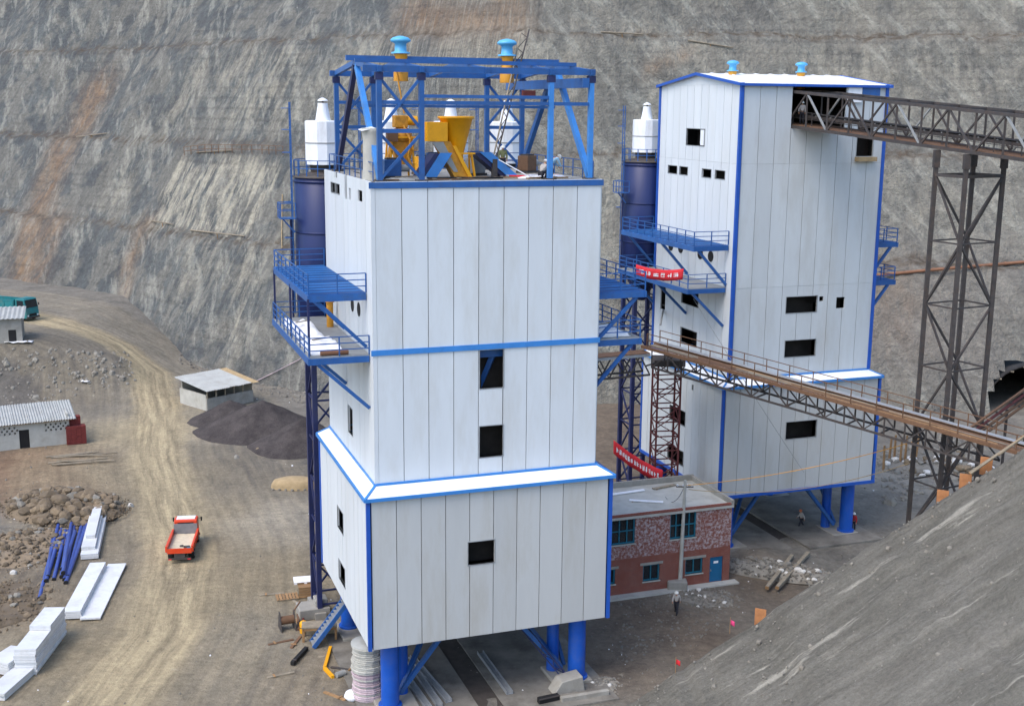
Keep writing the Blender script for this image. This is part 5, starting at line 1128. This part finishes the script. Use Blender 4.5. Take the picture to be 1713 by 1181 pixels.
# timber lying before the white shed
random.seed(5)
for i in range(9):
    p = onground(70+random.uniform(-6, 20)+i*3, 772+random.uniform(-9, 9)); q = p+Vector((random.uniform(3.5, 6), random.uniform(.3, 2.2), 0))
    t = thing('timber_pole', 'weathered grey timber pole in the loose pile before the white shed', 'timber', p, 0, 'timber pile before the shed'); v_ = q-p; z0 = Vector((0, 0, .1+.05*(i % 3))); obj('pole', MB().tube(z0, z0+v_, .08, .06, 8), M_WOODG, t); obj('cut_end', MB().tube(z0-v_.normalized()*.02, z0, .075, n=8), M_WOOD, t)

# ------------------------------------------------------------------ tunnel portal at the right edge
t = thing('tunnel_portal', 'dark arched tunnel mouth in the hillside at the right edge', 'tunnel', TUNC)
N = 20; arc = [(TUNR*cos(pi*i/N), TUNR*sin(pi*i/N)) for i in range(N+1)]
arc = [(TUNR, -1.)]+arc+[(-TUNR, -1.)]
mb = MB(); vv = [(x, y, z) for y in (-4.6, 26.) for x, z in arc]; n = len(arc); mb.add(vv, [(i, n+i, n+i+1, i+1) for i in range(n-1)]); mb.add([(x, 26., z) for x, z in arc], [tuple(range(n))])
M_TUN = mat('tunnel_rock', (44, 42, 40), .95, var=.3, scale=1)
ln_ = obj('lining', mb, M_TUN, t); so = ln_.modifiers.new('thick', 'SOLIDIFY'); so.thickness = .12; so.offset = 1
for i in range(6):
    a = pi*(.3+.45*i/5); p = Vector((TUNR*cos(a), -4.6, TUNR*sin(a))); obj('crown_timber', bm_(p, p+Vector((.25*cos(a), -.5-.4*random.random(), .15)), .16), M_WOODG, t)
# pipe along the hill, small hut, railing and props on the benches
def hillpipe(label, pts, r, m, lift=.4, name='pipeline'):
    P_ = [onhill(*p)+Vector((0, -.3, lift)) for p in pts]; t = thing(name, label, 'pipe', P_[0])
    for p, q in zip(P_, P_[1:]): obj('pipe_length', MB().tube(p-P_[0], q-P_[0], r, n=10), m, t); obj('joint', MB().tube(p-P_[0]-(q-p).normalized()*.1, p-P_[0]+(q-p).normalized()*.1, r*1.25, n=10), m, t)
M_ORP = mat('rust_orange_pipe', (128, 90, 66), .7, var=.2)
hillpipe('rust-orange pipeline crossing the hillside behind the trestle', [(1440, 468), (1500, 462), (1560, 456), (1620, 451), (1680, 446), (1725, 442)], .2, M_ORP)
hillpipe('pale hose running down the hillside above the covered shed', [(540, 575), (500, 605), (455, 628), (430, 640)], .05, M_BAG, .3)
hillpipe('thin pale wire hanging down the hillside left of the silo', [(473, 330), (472, 400), (474, 470)], .07, M_STRAW, .3)
pts = [onhill(px, py)+Vector((0, -.6, .2)) for px, py in ((310, 262), (345, 258), (390, 259), (440, 260), (475, 262))]
t = thing('bench_railing', 'rusty scaffold railing on the hillside bench above the pale panel', 'railing', pts[0]); railing(t, [p-pts[0] for p in pts], 1.3, 2.2, M_RUST, .045, 2)
for i, (a_, b_) in enumerate((((330, 258), (390, 255)), ((255, 372), (290, 378)), ((320, 388), (410, 398)), ((130, 232), (180, 226)), ((1005, 58), (1075, 62)), ((1150, 72), (1225, 84)))):
    p, q = onhill(*a_)+Vector((0, -.4, .3)), onhill(*b_)+Vector((0, -.4, .3)); t = thing('bench_timber', ['timber pole lying on the bench above the pale panel', 'short timber on the lower bench at the left', 'timber pole on the bench below the pale panel', 'timber on the middle bench at far left', 'timber on the top bench right of the near tower frame', 'timber on the top bench left of the far tower roof'][i], 'timber', p); v_ = q-p; obj('pole', MB().tube((0, 0, 0), v_, .12, .09, 8), M_WOODG, t); obj('prop', MB().tube(v_*.5, v_*.5+Vector((.1, .1, -.9)), .07, n=6), M_WOOD, t)

# ------------------------------------------------------------------ slabs and channels under the towers
M_PAD = mat('stained_pad', (120, 116, 107), .9, var=.3, scale=.45, dirt=(66, 60, 53), damt=.8, dscale=.4, bump=.25, bscale=5)
def slab(name, O, a0, a1, b0, b1, z, m=M_PAD):
    K = 20; mb = MB(); mb.box(a0, a1, b0, b1, -.4, z); o_ = obj(name, mb, m); o_.location = O; o_.rotation_euler = (0, 0, YAW); tag(o_, kind='structure'); return o_
slab('pavement_near', A0, -.4, 6.6, -2.0, 14.0, .10); slab('pavement_near', A0, 8.1, 15.2, -2.0, 14.0, .10); slab('drive_channel', A0, 6.6, 8.1, -3.0, 14, .03, mat('channel_concrete', (70, 64, 58), .8, var=.25))  # darker concrete for the channel strips between the pads
slab('pavement_far', B0, -1.2, 6.6, -2.4, 14.0, .22); slab('pavement_far', B0, 8.0, 15.2, -1.4, 14.0, .22); slab('drive_channel', B0, 6.6, 8.0, -2.6, 14, .05, MATS['channel_concrete'])
random.seed(9)
cl = ['left', 'second', 'third', 'right']
for i, (a, b, l, r_) in enumerate(((3.6, .2, 7.5, .06), (4.3, .5, 7.0, .03), (5.0, .8, 6.5, .10), (8.9, .6, 6.0, .0))):
    t = thing('steel_channel', f'grey steel channel lying under the near tower, {["leftmost", "second from left", "third from left", "alone right of the dark strip"][i]}', 'steel channel', Wd(A0, a, b, .12), YAW+r_)
    obj('web', bx(-.22, .22, 0, l, 0, .05), M_GALV, t); obj('flange', bx(-.22, -.18, 0, l, .05, .22), M_GALV, t); obj('flange', bx(.18, .22, 0, l, .05, .22), M_GALV, t)
t = thing('steel_billet', 'short dark steel block on the slab under the near tower', 'steel block', Wd(A0, 10.2, -1.2, .11), YAW+.1); obj('block', bx(0, 1.4, 0, .35, 0, .35), M_BLACK, t, .02); obj('lip', bx(0, 1.4, -.06, .0, .28, .35), M_DARK, t)
t = thing('lattice_boom', 'fallen dark lattice boom leaning under the right side of the near tower', 'lattice boom', Wd(A0, 9.6, 1.2, 0), YAW)
q0, q1 = Vector((0, 2.0, 4.4)), Vector((3.0, -.6, .4))
for dx, dz in ((0, 0), (.4, 0), (.2, .35)): obj('chord', MB().tube(q0+Vector((dx, 0, dz)), q1+Vector((dx, 0, dz)), .04, n=6), M_NAVY, t)
for i in range(10):
    a, b = q0.lerp(q1, i/10), q0.lerp(q1, (i+1)/10); obj('lacing', MB().tube(a+Vector((.4*(i % 2), 0, 0)), b+Vector((.4*((i+1) % 2), 0, 0)), .025, n=6), M_NAVY, t); obj('lacing', MB().tube(a+Vector((.4*(i % 2), 0, 0)), b+Vector((.2, 0, .35)), .025, n=6), M_NAVY, t)
# wall stub at right column
t = thing('concrete_block_wall', 'rough concrete wedge beside the right column of the near tower', 'concrete block', Wd(A0, 11.4, -.4, 0), YAW); obj('wedge', MB().prism([(0, 0, 0), (2.2, 0, 0), (2.0, 0, 1.1), (.6, 0, .9)], (0, 1.1, 0)), M_CONC, t, .05); obj('kerb', bx(.2, 3.4, -1.0, -.7, 0, .4), M_CONC, t, .03)

# ------------------------------------------------------------------ clutter at the near tower's left foot
c = gz(617, 1165); t = thing('sheet_bundle', 'tall round bundle of pinkish bags and grey sheets beside the left column', 'bundle', c, .2)
for i in range(30):
    z = i*.12; rr = 1.0+.05*sin(i*.45)+random.uniform(-.03, .03); obj('bag_layer', MB().lathe([(rr*.97, z+.005), (rr, z+.03), (rr, z+.09), (rr*.97, z+.115)], (random.uniform(-.05, .05), random.uniform(-.05, .05), 0), 14, False), M_BAG if i < 17 and i % 4 else M_CONCL, t)
obj('top_sheet', MB().lathe([(1.06, 3.60), (1.06, 3.66), (.5, 3.72)], n=22), M_ASB, t)
t = thing('white_pallet', 'white slotted pallet lying on a wooden crate by the silo legs', 'pallet', gz(511, 990), .25)
for i in range(5): obj('slat', bx(-.85, .85, -.55+i*.24, -.38+i*.24, 1.0, 1.06), M_PLAS, t)
for x in (-.75, 0, .75): obj('runner', bx(x-.1, x+.1, -.55, .6, .88, 1.0), M_PLAS, t)
t = thing('wooden_crate', 'brown wooden crate under the white pallet', 'crate', gz(513, 996), .25)
for i in range(4): obj('board', bx(-.6, .6, -.48, -.44, .05+i*.2, .22+i*.2), M_WOOD, t); obj('board', bx(.58, .62, -.44, .4, .05+i*.2, .22+i*.2), M_WOOD, t)
obj('lid', bx(-.62, .62, -.5, .45, .82, .87), M_WOOD, t)
t = thing('flat_pallet', 'weathered wooden pallet lying flat left of the crate', 'pallet', gz(480, 1000), .3)
for i in range(7): obj('slat', bx(-.8+i*.24, -.62+i*.24, -.6, .6, .12, .15), M_WOOD, t)
for y in (-.5, 0, .5): obj('bearer', bx(-.8, .82, y-.05, y+.05, .0, .12), M_WOODG, t)
t = thing('workbench', 'rough wooden bench with open front below the blue stair', 'bench', gz(535, 1068), .15)
obj('bench_top', bx(-1.2, 1.2, -.5, .6, 1.0, 1.08), M_WOODG, t)
for x, y in ((-1.1, -.4), (1.1, -.4), (-1.1, .5), (1.1, .5)): obj('leg', bx(x-.08, x+.08, y-.08, y+.08, 0, 1.0), M_WOOD, t)
obj('back_board', bx(-1.0, 1.0, .54, .58, .1, .95), M_WOODG, t); obj('rail', bx(-1.1, 1.1, -.48, -.42, .82, .98), M_WOOD, t)
t = thing('gas_drum', 'small orange-yellow drum at the left end of the workbench', 'drum', gz(508, 1058), 0); obj('drum', MB().lathe([(.25, 0), (.27, .05), (.27, .75), (.2, .85), (.08, .9)], n=14), M_YEL, t); obj('band', MB().lathe([(.28, .4), (.28, .46)], n=14), M_DARK, t)
t = thing('scrap_machine', 'rusty winch frame with dark wheels left of the workbench', 'winch', gz(480, 1052), .4)
for x in (-.5, .5): obj('side_frame', MB().prism([(x, -.6, 0), (x, .6, 0), (x, .2, 1.3), (x, -.1, 1.3)], (.06, 0, 0)), M_DARK, t)
obj('drum', MB().tube((-.45, 0, .7), (.5, 0, .7), .3, n=14), M_RUST, t); obj('handle', bm_((.5, .1, 1.2), (1.1, .5, 1.7), .08), M_RUST, t); obj('beam', bm_((.7, -.6, .1), (1.2, 1.8, .15), .16), M_RUST, t); obj('beam', bm_((1.1, -.9, .1), (1.4, 1.2, .2), .14), M_DKRED, t)
t = thing('black_beam', 'short black timber lying on the ground below the winch', 'beam', gz(489, 1113), 0); q = gz(513, 1087)-gz(489, 1113); obj('baulk', bm_((0, 0, .15), q+Vector((0, 0, .15)), .28, .26), M_BLACK, t, .02); obj('end_strap', bm_(q*.1+Vector((0, 0, .15)), q*.16+Vector((0, 0, .15)), .30, .28), M_DARK, t)
t = thing('yellow_jib', 'bent yellow steel arm lying on the ground', 'steel arm', gz(553, 1085), 0); p1 = gz(543, 1120)-gz(553, 1085); p2 = gz(557, 1135)-gz(553, 1085); obj('arm', bm_((0, 0, .12), p1+Vector((0, 0, .12)), .2), M_YEL, t); obj('foot_arm', bm_(p1+Vector((0, 0, .12)), p2+Vector((0, 0, .12)), .2), M_YEL, t); obj('motor', MB().tube(p2+Vector((.2, .1, .2)), p2+Vector((.7, .5, .2)), .2, n=10), M_GRY, t)
t = thing('stair_flight', 'blue steel stair flight rising under the near tower left corner', 'stairs', Wd(A0, -.6, 12.6, 0), YAW)
s0, s1 = Vector((-.9, -1.2, .1)), Vector((1.6, -1.2, 3.2))
for y in (-1.6, -.6): obj('stringer', bm_(s0+Vector((0, y+1.2, 0)), s1+Vector((0, y+1.2, 0)), .08, .28), M_BLUE, t)
for i in range(14): c = s0.lerp(s1, (i+.5)/14); obj('tread', bx(c.x-.14, c.x+.14, -1.56, -.64, c.z, c.z+.04), M_GALV, t)
t = thing('concrete_plinth', 'grey concrete plinth at the foot of the silo legs', 'plinth', gz(537, 1030), YAW); obj('block', bx(-1.6, .6, -.5, 1.2, 0, .8), M_CONC, t, .05); obj('upper_block', bx(-.4, .5, -.2, .9, .8, 1.3), M_CONC, t, .05)
t = thing('litter_sack', 'white sack with green and yellow scraps at the bottom beside the bundle', 'sack', gz(590, 1168), .4); obj('sack', MB().lathe([(.4, 0), (.55, .2), (.42, .45), (.1, .55)], n=10), M_PLAS, t); obj('green_scrap', bx(.2, .7, .3, .7, .02, .18), mat('green_scrap', (40, 120, 80)), t); obj('yellow_scrap', bx(.5, .9, -.2, .2, .02, .15), M_STRAW, t)

# ------------------------------------------------------------------ clutter on the platforms
def lumpy(name, label, cat, O, a0, a1, b0, b1, z, h, m, seed, grp=None):
    t = thing(name, label, cat, Wd(O, (a0+a1)/2, (b0+b1)/2, z), YAW, grp); K = 12; mb = MB(); w, l = (a1-a0)/2, (b1-b0)/2
    vv = [(-w+2*w*i/K+.06*noise.noise(Vector((i*.9, j*.9, seed))), -l+2*l*j/K, max(.01, h*(.55+.8*noise.noise(Vector((i*.33, j*.33, seed))))*min(1, min(i, K-i, j, K-j)*.7)+.02)) for j in range(K+1) for i in range(K+1)]
    mb.add(vv, [(j*(K+1)+i, j*(K+1)+i+1, (j+1)*(K+1)+i+1, (j+1)*(K+1)+i) for j in range(K) for i in range(K)], True); o_ = obj('sheet', mb, m, t); o_.modifiers.new('thick', 'SOLIDIFY').thickness = .03
    obj('weight_plank', bm_((-w*.6, -l*.3, h+.05), (w*.5, -l*.1, h+.08), .12, .05), M_WOODG, t); return t
lumpy('plastic_sheet', 'crumpled white sheeting on the near tower lower left platform, front pile', 'sheeting', A0, -2.75, -.7, 2.2, 6.6, 22.06, .55, M_PLAS, 1)
lumpy('plastic_sheet', 'crumpled white sheeting on the near tower lower left platform, back pile', 'sheeting', A0, -2.7, -.9, 7.6, 13.0, 22.06, .6, M_PLAS, 4)
lumpy('plastic_sheet', 'white sheeting on the near tower lower right platform', 'sheeting', A0, 14.9, 17.3, 2.2, 6.0, 22.11, .5, M_PLAS, 7)
lumpy('plastic_sheet', 'white sheeting on the near tower upper right platform', 'sheeting', A0, 15.6, 17.6, 9.0, 13.0, 25.06, .9, M_PLAS, 9)
lumpy('roof_tarp', 'pale crumpled tarp at the front of the near tower roof', 'tarp', A0, 1.8, 4.4, 1.7, 3.0, 31.87, .16, M_CONCL, 12); lumpy('roof_tarp', 'white crumpled tarp at the right end of the near tower roof', 'tarp', A0, 9.9, 13.2, 2.6, 4.2, 31.87, .2, M_PLAS, 14)
t = thing('felt_roll', 'brown roll lying at the front edge of the lower left platform', 'roll', Wd(A0, -2.2, 2.0, 22.2), YAW); obj('roll', MB().tube((0, 0, 0), (1.6, 0, 0), .14, n=12), M_ORP, t); obj('core', MB().tube((1.58, 0, 0), (1.62, 0, 0), .06, n=8), M_DARK, t)
t = thing('yellow_cylinder', 'upright yellow pipe on the lower left platform against the wall', 'pipe', Wd(A0, .1, 11.0, 22.06), YAW); obj('pipe', MB().tube((0, 0, 0), (0, 0, 1.7), .22, n=12), M_YELD, t); obj('flange', MB().tube((0, 0, 1.6), (0, 0, 1.7), .3, n=12), M_YELD, t)
t = thing('control_cabinet', 'grey cabinet on the near tower upper right platform under white sheeting', 'cabinet', Wd(A0, 16.6, 11.0, 25.06), YAW); obj('cabinet', bx(-.8, .8, -.6, .6, 0, .95), M_GRY, t, .02); obj('door', bx(-.7, .7, -.63, -.6, .1, .85), M_CONC, t)
random.seed(31)
for i in range(8):
    a, b = random.uniform(1.6, 13), random.uniform(1.5, 3.2); t = thing('roof_scrap', ['tan plank', 'grey plank', 'rusty bar', 'brown plank', 'steel bar', 'short plank', 'dark plank', 'pale plank'][i]+f' lying on the near tower roof, {["first", "second", "third", "fourth", "fifth", "sixth", "seventh", "eighth"][[0,1,2,3,4,5,6,7][i]]} from left', 'scrap', Wd(A0, 1.7+i*1.5, b, 31.9), YAW+random.uniform(-.6, .6)); obj('bar', bx(-.7, .7, -.09, .09, 0, .07), random.choice((M_WOOD, M_WOODG, M_RUST)), t); obj('nailed_batten', bx(-.3, -.15, -.16, .16, .07, .1), M_WOODG, t)

# ------------------------------------------------------------------ timbers, boards and flags along the bank
for i, (px, py) in enumerate(((1577, 822), (1615, 795), (1650, 767), (1272, 1020))):
    p = atD(px, py+8, np.interp(px, [e[0] for e in EDGE], [e[2] for e in EDGE])+.5); t = thing('formwork_board', f'orange formwork board standing at the bank edge, {["leftmost of the upper three", "middle of the upper three", "topmost of the upper three", "alone lower down the bank"][i]}', 'board', p+Vector((0, 0, -.75)), radians(-25)); obj('board', bx(-.36, .36, 0, .05, 0, 1.15), M_WOODO, t); obj('batten', bx(-.36, .36, .05, .1, .8, .9), M_WOOD, t)
for i in range(9):
    x0 = 27.5+i*.45+random.uniform(0, 1.5); y_, z_ = edge_at(x0); y2, z2 = edge_at(x0+3.2); p = Vector((x0, y_+.1+.1*(i % 3), z_+.12)); q = Vector((x0+3.2, y2+.2, z2+.14+.05*(i % 2)))
    t = thing('bank_timber', 'pale timber pole lying along the bank edge below the bridge end', 'timber', p, 0, 'timbers along the bank edge'); obj('pole', MB().tube((0, 0, 0), q-p, .07, .05, 8), M_WOOD if i % 2 else M_WOODG, t); obj('cut_end', MB().tube((0, 0, 0), (q-p)*-.01, .068, n=8), M_WOOD, t)
for i, (px, py, m_, lb) in enumerate(((1130, 1118, M_RED, 'small red flag on a stick at the bank edge'), (1221, 1052, M_PINK, 'small pink flag on a stick at the bank edge'))):
    p = atD(px, py, np.interp(px, [e[0] for e in EDGE], [e[2] for e in EDGE])-.3); t = thing('marker_flag', lb, 'flag', p+Vector((0, 0, -.3))); obj('stick', MB().tube((0, 0, 0), (0, 0, 1.1), .02, n=6), M_WOOD, t); mb = MB(); vv = [(x*.07, .05*sin(x*1.3), .6+.11*z-.03*x) for x in range(5) for z in range(4)]; mb.add(vv, [(x*4+z, x*4+4+z, x*4+5+z, x*4+1+z) for x in range(4) for z in range(3)], True); f_ = obj('cloth', mb, m_, t); f_.modifiers.new('thick', 'SOLIDIFY').thickness = .01
for i, (a_, b_) in enumerate((((1283, 985), (1325, 935)), ((1300, 985), (1352, 930)))):
    p, q = gz(*a_, .3), gz(*b_, .5); t = thing('ramp_timber', ['left', 'right'][i]+' of two long square timbers leaning on the rubble below the far tower', 'timber', p); obj('baulk', bm_((0, 0, .1), q-p+Vector((0, 0, .3)), .3, .25), M_WOODG, t, .02); obj('end_grain', bm_(-(q-p).normalized()*.02+Vector((0, 0, .1)), Vector((0, 0, .1)), .28, .23), M_WOOD, t)
# conveyor stringers climbing to the tunnel on the right
t = thing('feed_conveyor', 'rust-brown conveyor rails rising to the right from the bridge end', 'conveyor')
fa_, fb_ = atD(1615, 722, 80), atD(1730, 640, 88)
for k_ in range(4): o_ = Vector((.5*k_, .4*k_, -.25*k_)); obj('rail', bm_(fa_+o_, fb_+o_, .14, .16), M_RUST if k_ != 1 else M_DKRED, t)
for i in range(6): c = fa_.lerp(fb_, i/5); obj('cross_tie', bm_(c, c+Vector((1.5, 1.2, -.75)), .1), M_DARK, t)
for i in range(3): c = fa_.lerp(fb_, (i+.5)/3)+Vector((.7, .6, -.4)); obj('prop', bm_(c, (c.x, c.y, -.2), .16), M_DARK, t)
# timber crib and scrap under the bridge near the tunnel
random.seed(77)
for i in range(7):
    c = gz(1478+i*9, 778+random.uniform(-14, 14)); t = thing('crib_timber', 'brown prop timber standing in the timber fence right of the far tower', 'timber', c, 0, 'timber fence right of the far tower'); obj('post', MB().tube((0, 0, -.2), (random.uniform(-.2, .2), 0, 2.6), .14, .11, 8), M_WOOD, t); obj('top_cut', MB().tube((0, 0, 2.58), (0, 0, 2.62), .1, n=8), M_WOODG, t)
# ------------------------------------------------------------------ rough stones on the embankment below the haul road and along the hill foot
random.seed(55)
def stones_on(name, label, region, n, smin, smax, m, hillside_=False):
    mb = MB(); c0 = None
    for i in range(n):
        u_, v_ = random.random(), random.random(); (xa, ya), (xb, yb), (xc, yc), (xd, yd) = region
        px = (xa*(1-u_)+xb*u_)*(1-v_)+(xd*(1-u_)+xc*u_)*v_; py = (ya*(1-u_)+yb*u_)*(1-v_)+(yd*(1-u_)+yc*u_)*v_
        c = onhill(px, py) if hillside_ else onground(px, py); s_ = random.uniform(smin, smax)*(1.8 if random.random() < .06 else 1); j = random.randrange(4); rm = Matrix.Rotation(random.uniform(0, 6.28), 3, 'Z') @ Matrix.Rotation(random.uniform(-.6, .6), 3, 'X'); mb.add([rm @ (q*s_)+c+Vector((0, 0, s_*.1)) for q in base_[j]], bfs[j])
    return tag(obj(name, mb, m), label, 'stones', kind='stuff')
stones_on('embankment_stones', 'loose dark stones covering the embankment below the haul road', ((0, 580), (215, 590), (230, 640), (0, 690)), 260, .08, .34, M_ROCKG)
stones_on('hill_foot_stones', 'loose stones along the foot of the hillside', ((300, 585), (515, 640), (515, 680), (300, 610)), 350, .10, .32, M_ROCKG)
stones_on('yard_edge_stones', 'brown stones strewn in front of the brick building', ((1030, 1010), (1230, 985), (1200, 1060), (1040, 1110)), 350, .04, .14, M_ROCKG)
stones_on('tunnel_road_stones', 'broken stones on the ground behind the trestle', ((1470, 760), (1640, 700), (1640, 790), (1480, 850)), 350, .10, .40, M_ROCKG)
for i, (px, py, w, d, lb) in enumerate(((32, 574, 3.4, 1.0, 'white sheet lying at the top of the embankment'), (143, 640, 1.0, .7, 'pale blue-white sack lying on the embankment foot'), (455, 590, 3.0, 1.2, 'grey-white sheeting at the hill foot above the covered shed'))):
    c = onground(px, py); t = thing('ground_sheet', lb, 'sheet', c+Vector((0, 0, .1)), .1); K = 6; mb = MB(); vv = [(-w/2+w*a/K, -d/2+d*b/K, .12+.22*noise.noise(Vector((a*.7, b*.7, i*5)))) for b in range(K+1) for a in range(K+1)]; mb.add(vv, [(b*(K+1)+a, b*(K+1)+a+1, (b+1)*(K+1)+a+1, (b+1)*(K+1)+a) for b in range(K) for a in range(K)], True); obj('sheet', mb, M_PLAS, t).modifiers.new('thick', 'SOLIDIFY').thickness = .03; put_rock(t, RG[0], (w*.3, 0, .2), .14, 'weight_stone')

random.seed(61); mb = MB()
for i in range(1500):
    x = random.uniform(4, 42); q = .5+random.random()**1.3*26; y_, z_ = edge_at(x); zz = z_-.05*q-.02+.42*fbm(x*.10+q*.03, q*.22, 3)*min(1, max(0, q)*.5); s_ = random.uniform(.025, .10)*(2.2 if random.random() < .05 else 1)
    if zz < .2: continue
    j = random.randrange(4); rm = Matrix.Rotation(random.uniform(0, 6.28), 3, 'Z') @ Matrix.Rotation(random.uniform(-.8, .8), 3, 'X'); mb.add([rm @ (v*s_)+Vector((x, y_-q, zz)) for v in base_[j]], bfs[j])
tag(obj('bank_stones', mb, M_ROCKG), 'small loose stones lying on the near grey bank', 'stones', kind='stuff')

# ------------------------------------------------------------------ more fittings on the near tower roof, planks on the ground
t = thing('roof_railing', 'thin blue railing along the back edge of the near tower roof', 'railing', Wd(A0, 0, 0, 31.86), YAW); railing(t, [(.9, 1.6, 0), (.9, 14.2, 0), (14.2, 14.2, 0), (14.2, 1.6, 0)], 1.05, 1.6, M_BLUE, .028, 2)
for i, (a, b, m_, lb) in enumerate(((2.6, 4.2, M_BLUE, 'small blue electrical box left of the yellow hoist'), (5.6, 8.2, M_YEL, 'yellow drive box behind the yellow hopper'), (8.4, 6.4, M_GRY, 'grey gearbox behind the right blue chute'), (12.6, 8.6, M_RUST, 'rust-brown winch box at the back right of the roof'))):
    t = thing('drive_box', lb, 'machine', Wd(A0, a, b, 31.86), YAW+.2*i); obj('casing', bx(-.5, .5, -.4, .4, .15, 1.1), m_, t, .03); obj('base_frame', bx(-.6, .6, -.45, .45, 0, .15), M_DARK, t); obj('motor', MB().tube((.5, 0, .6), (1.05, 0, .6), .22, n=12), M_GRY, t); obj('lid', bx(-.35, .35, -.3, .3, 1.1, 1.2), M_DARK, t)
for i, (pts, m_, lb) in enumerate((([(4.2, 2.4, .1), (5.2, 2.0, .12), (6.4, 2.3, .1), (7.6, 1.9, .1), (8.8, 2.4, .08)], M_BLACK, 'black hose snaking along the front of the near tower roof'), ([(9.6, 3.6, .1), (10.6, 3.2, .1), (11.4, 4.0, .1), (12.8, 3.6, .1)], M_RED, 'red hose at the right of the near tower roof'))):
    t = thing('hose', lb, 'hose', Wd(A0, 0, 0, 31.87), YAW); obj('hose_line', MB().path([Vector(p) for p in pts], .06, 8), m_, t); obj('coupling', MB().tube(pts[0], Vector(pts[0])+Vector((-.15, 0, 0)), .09, n=8), M_GALV, t)
random.seed(91); lbl = ['grey plank left of the flat wooden pallet', 'rusty bar in front of the winch', 'brown plank between the winch and the bench', 'pale plank below the black timber', 'dark bar beside the yellow steel arm', 'short plank at the bottom left of the bundle', 'grey plank in front of the crate', 'rusty bar beside the drum']
for i, (px, py) in enumerate(((455, 995), (470, 1075), (500, 1045), (470, 1130), (575, 1120), (560, 1165), (500, 1012), (495, 1075))):
    t = thing('loose_plank', lbl[i], 'plank', onground(px, py), random.uniform(0, 3)); obj('board', bx(-.9, .9, -.1, .1, .02, .1), (M_WOODG, M_RUST, M_WOOD, M_WOODG, M_DARK, M_WOOD, M_WOODG, M_RUST)[i], t); obj('batten', bx(-.5, -.38, -.2, .2, .1, .15), M_WOOD, t)
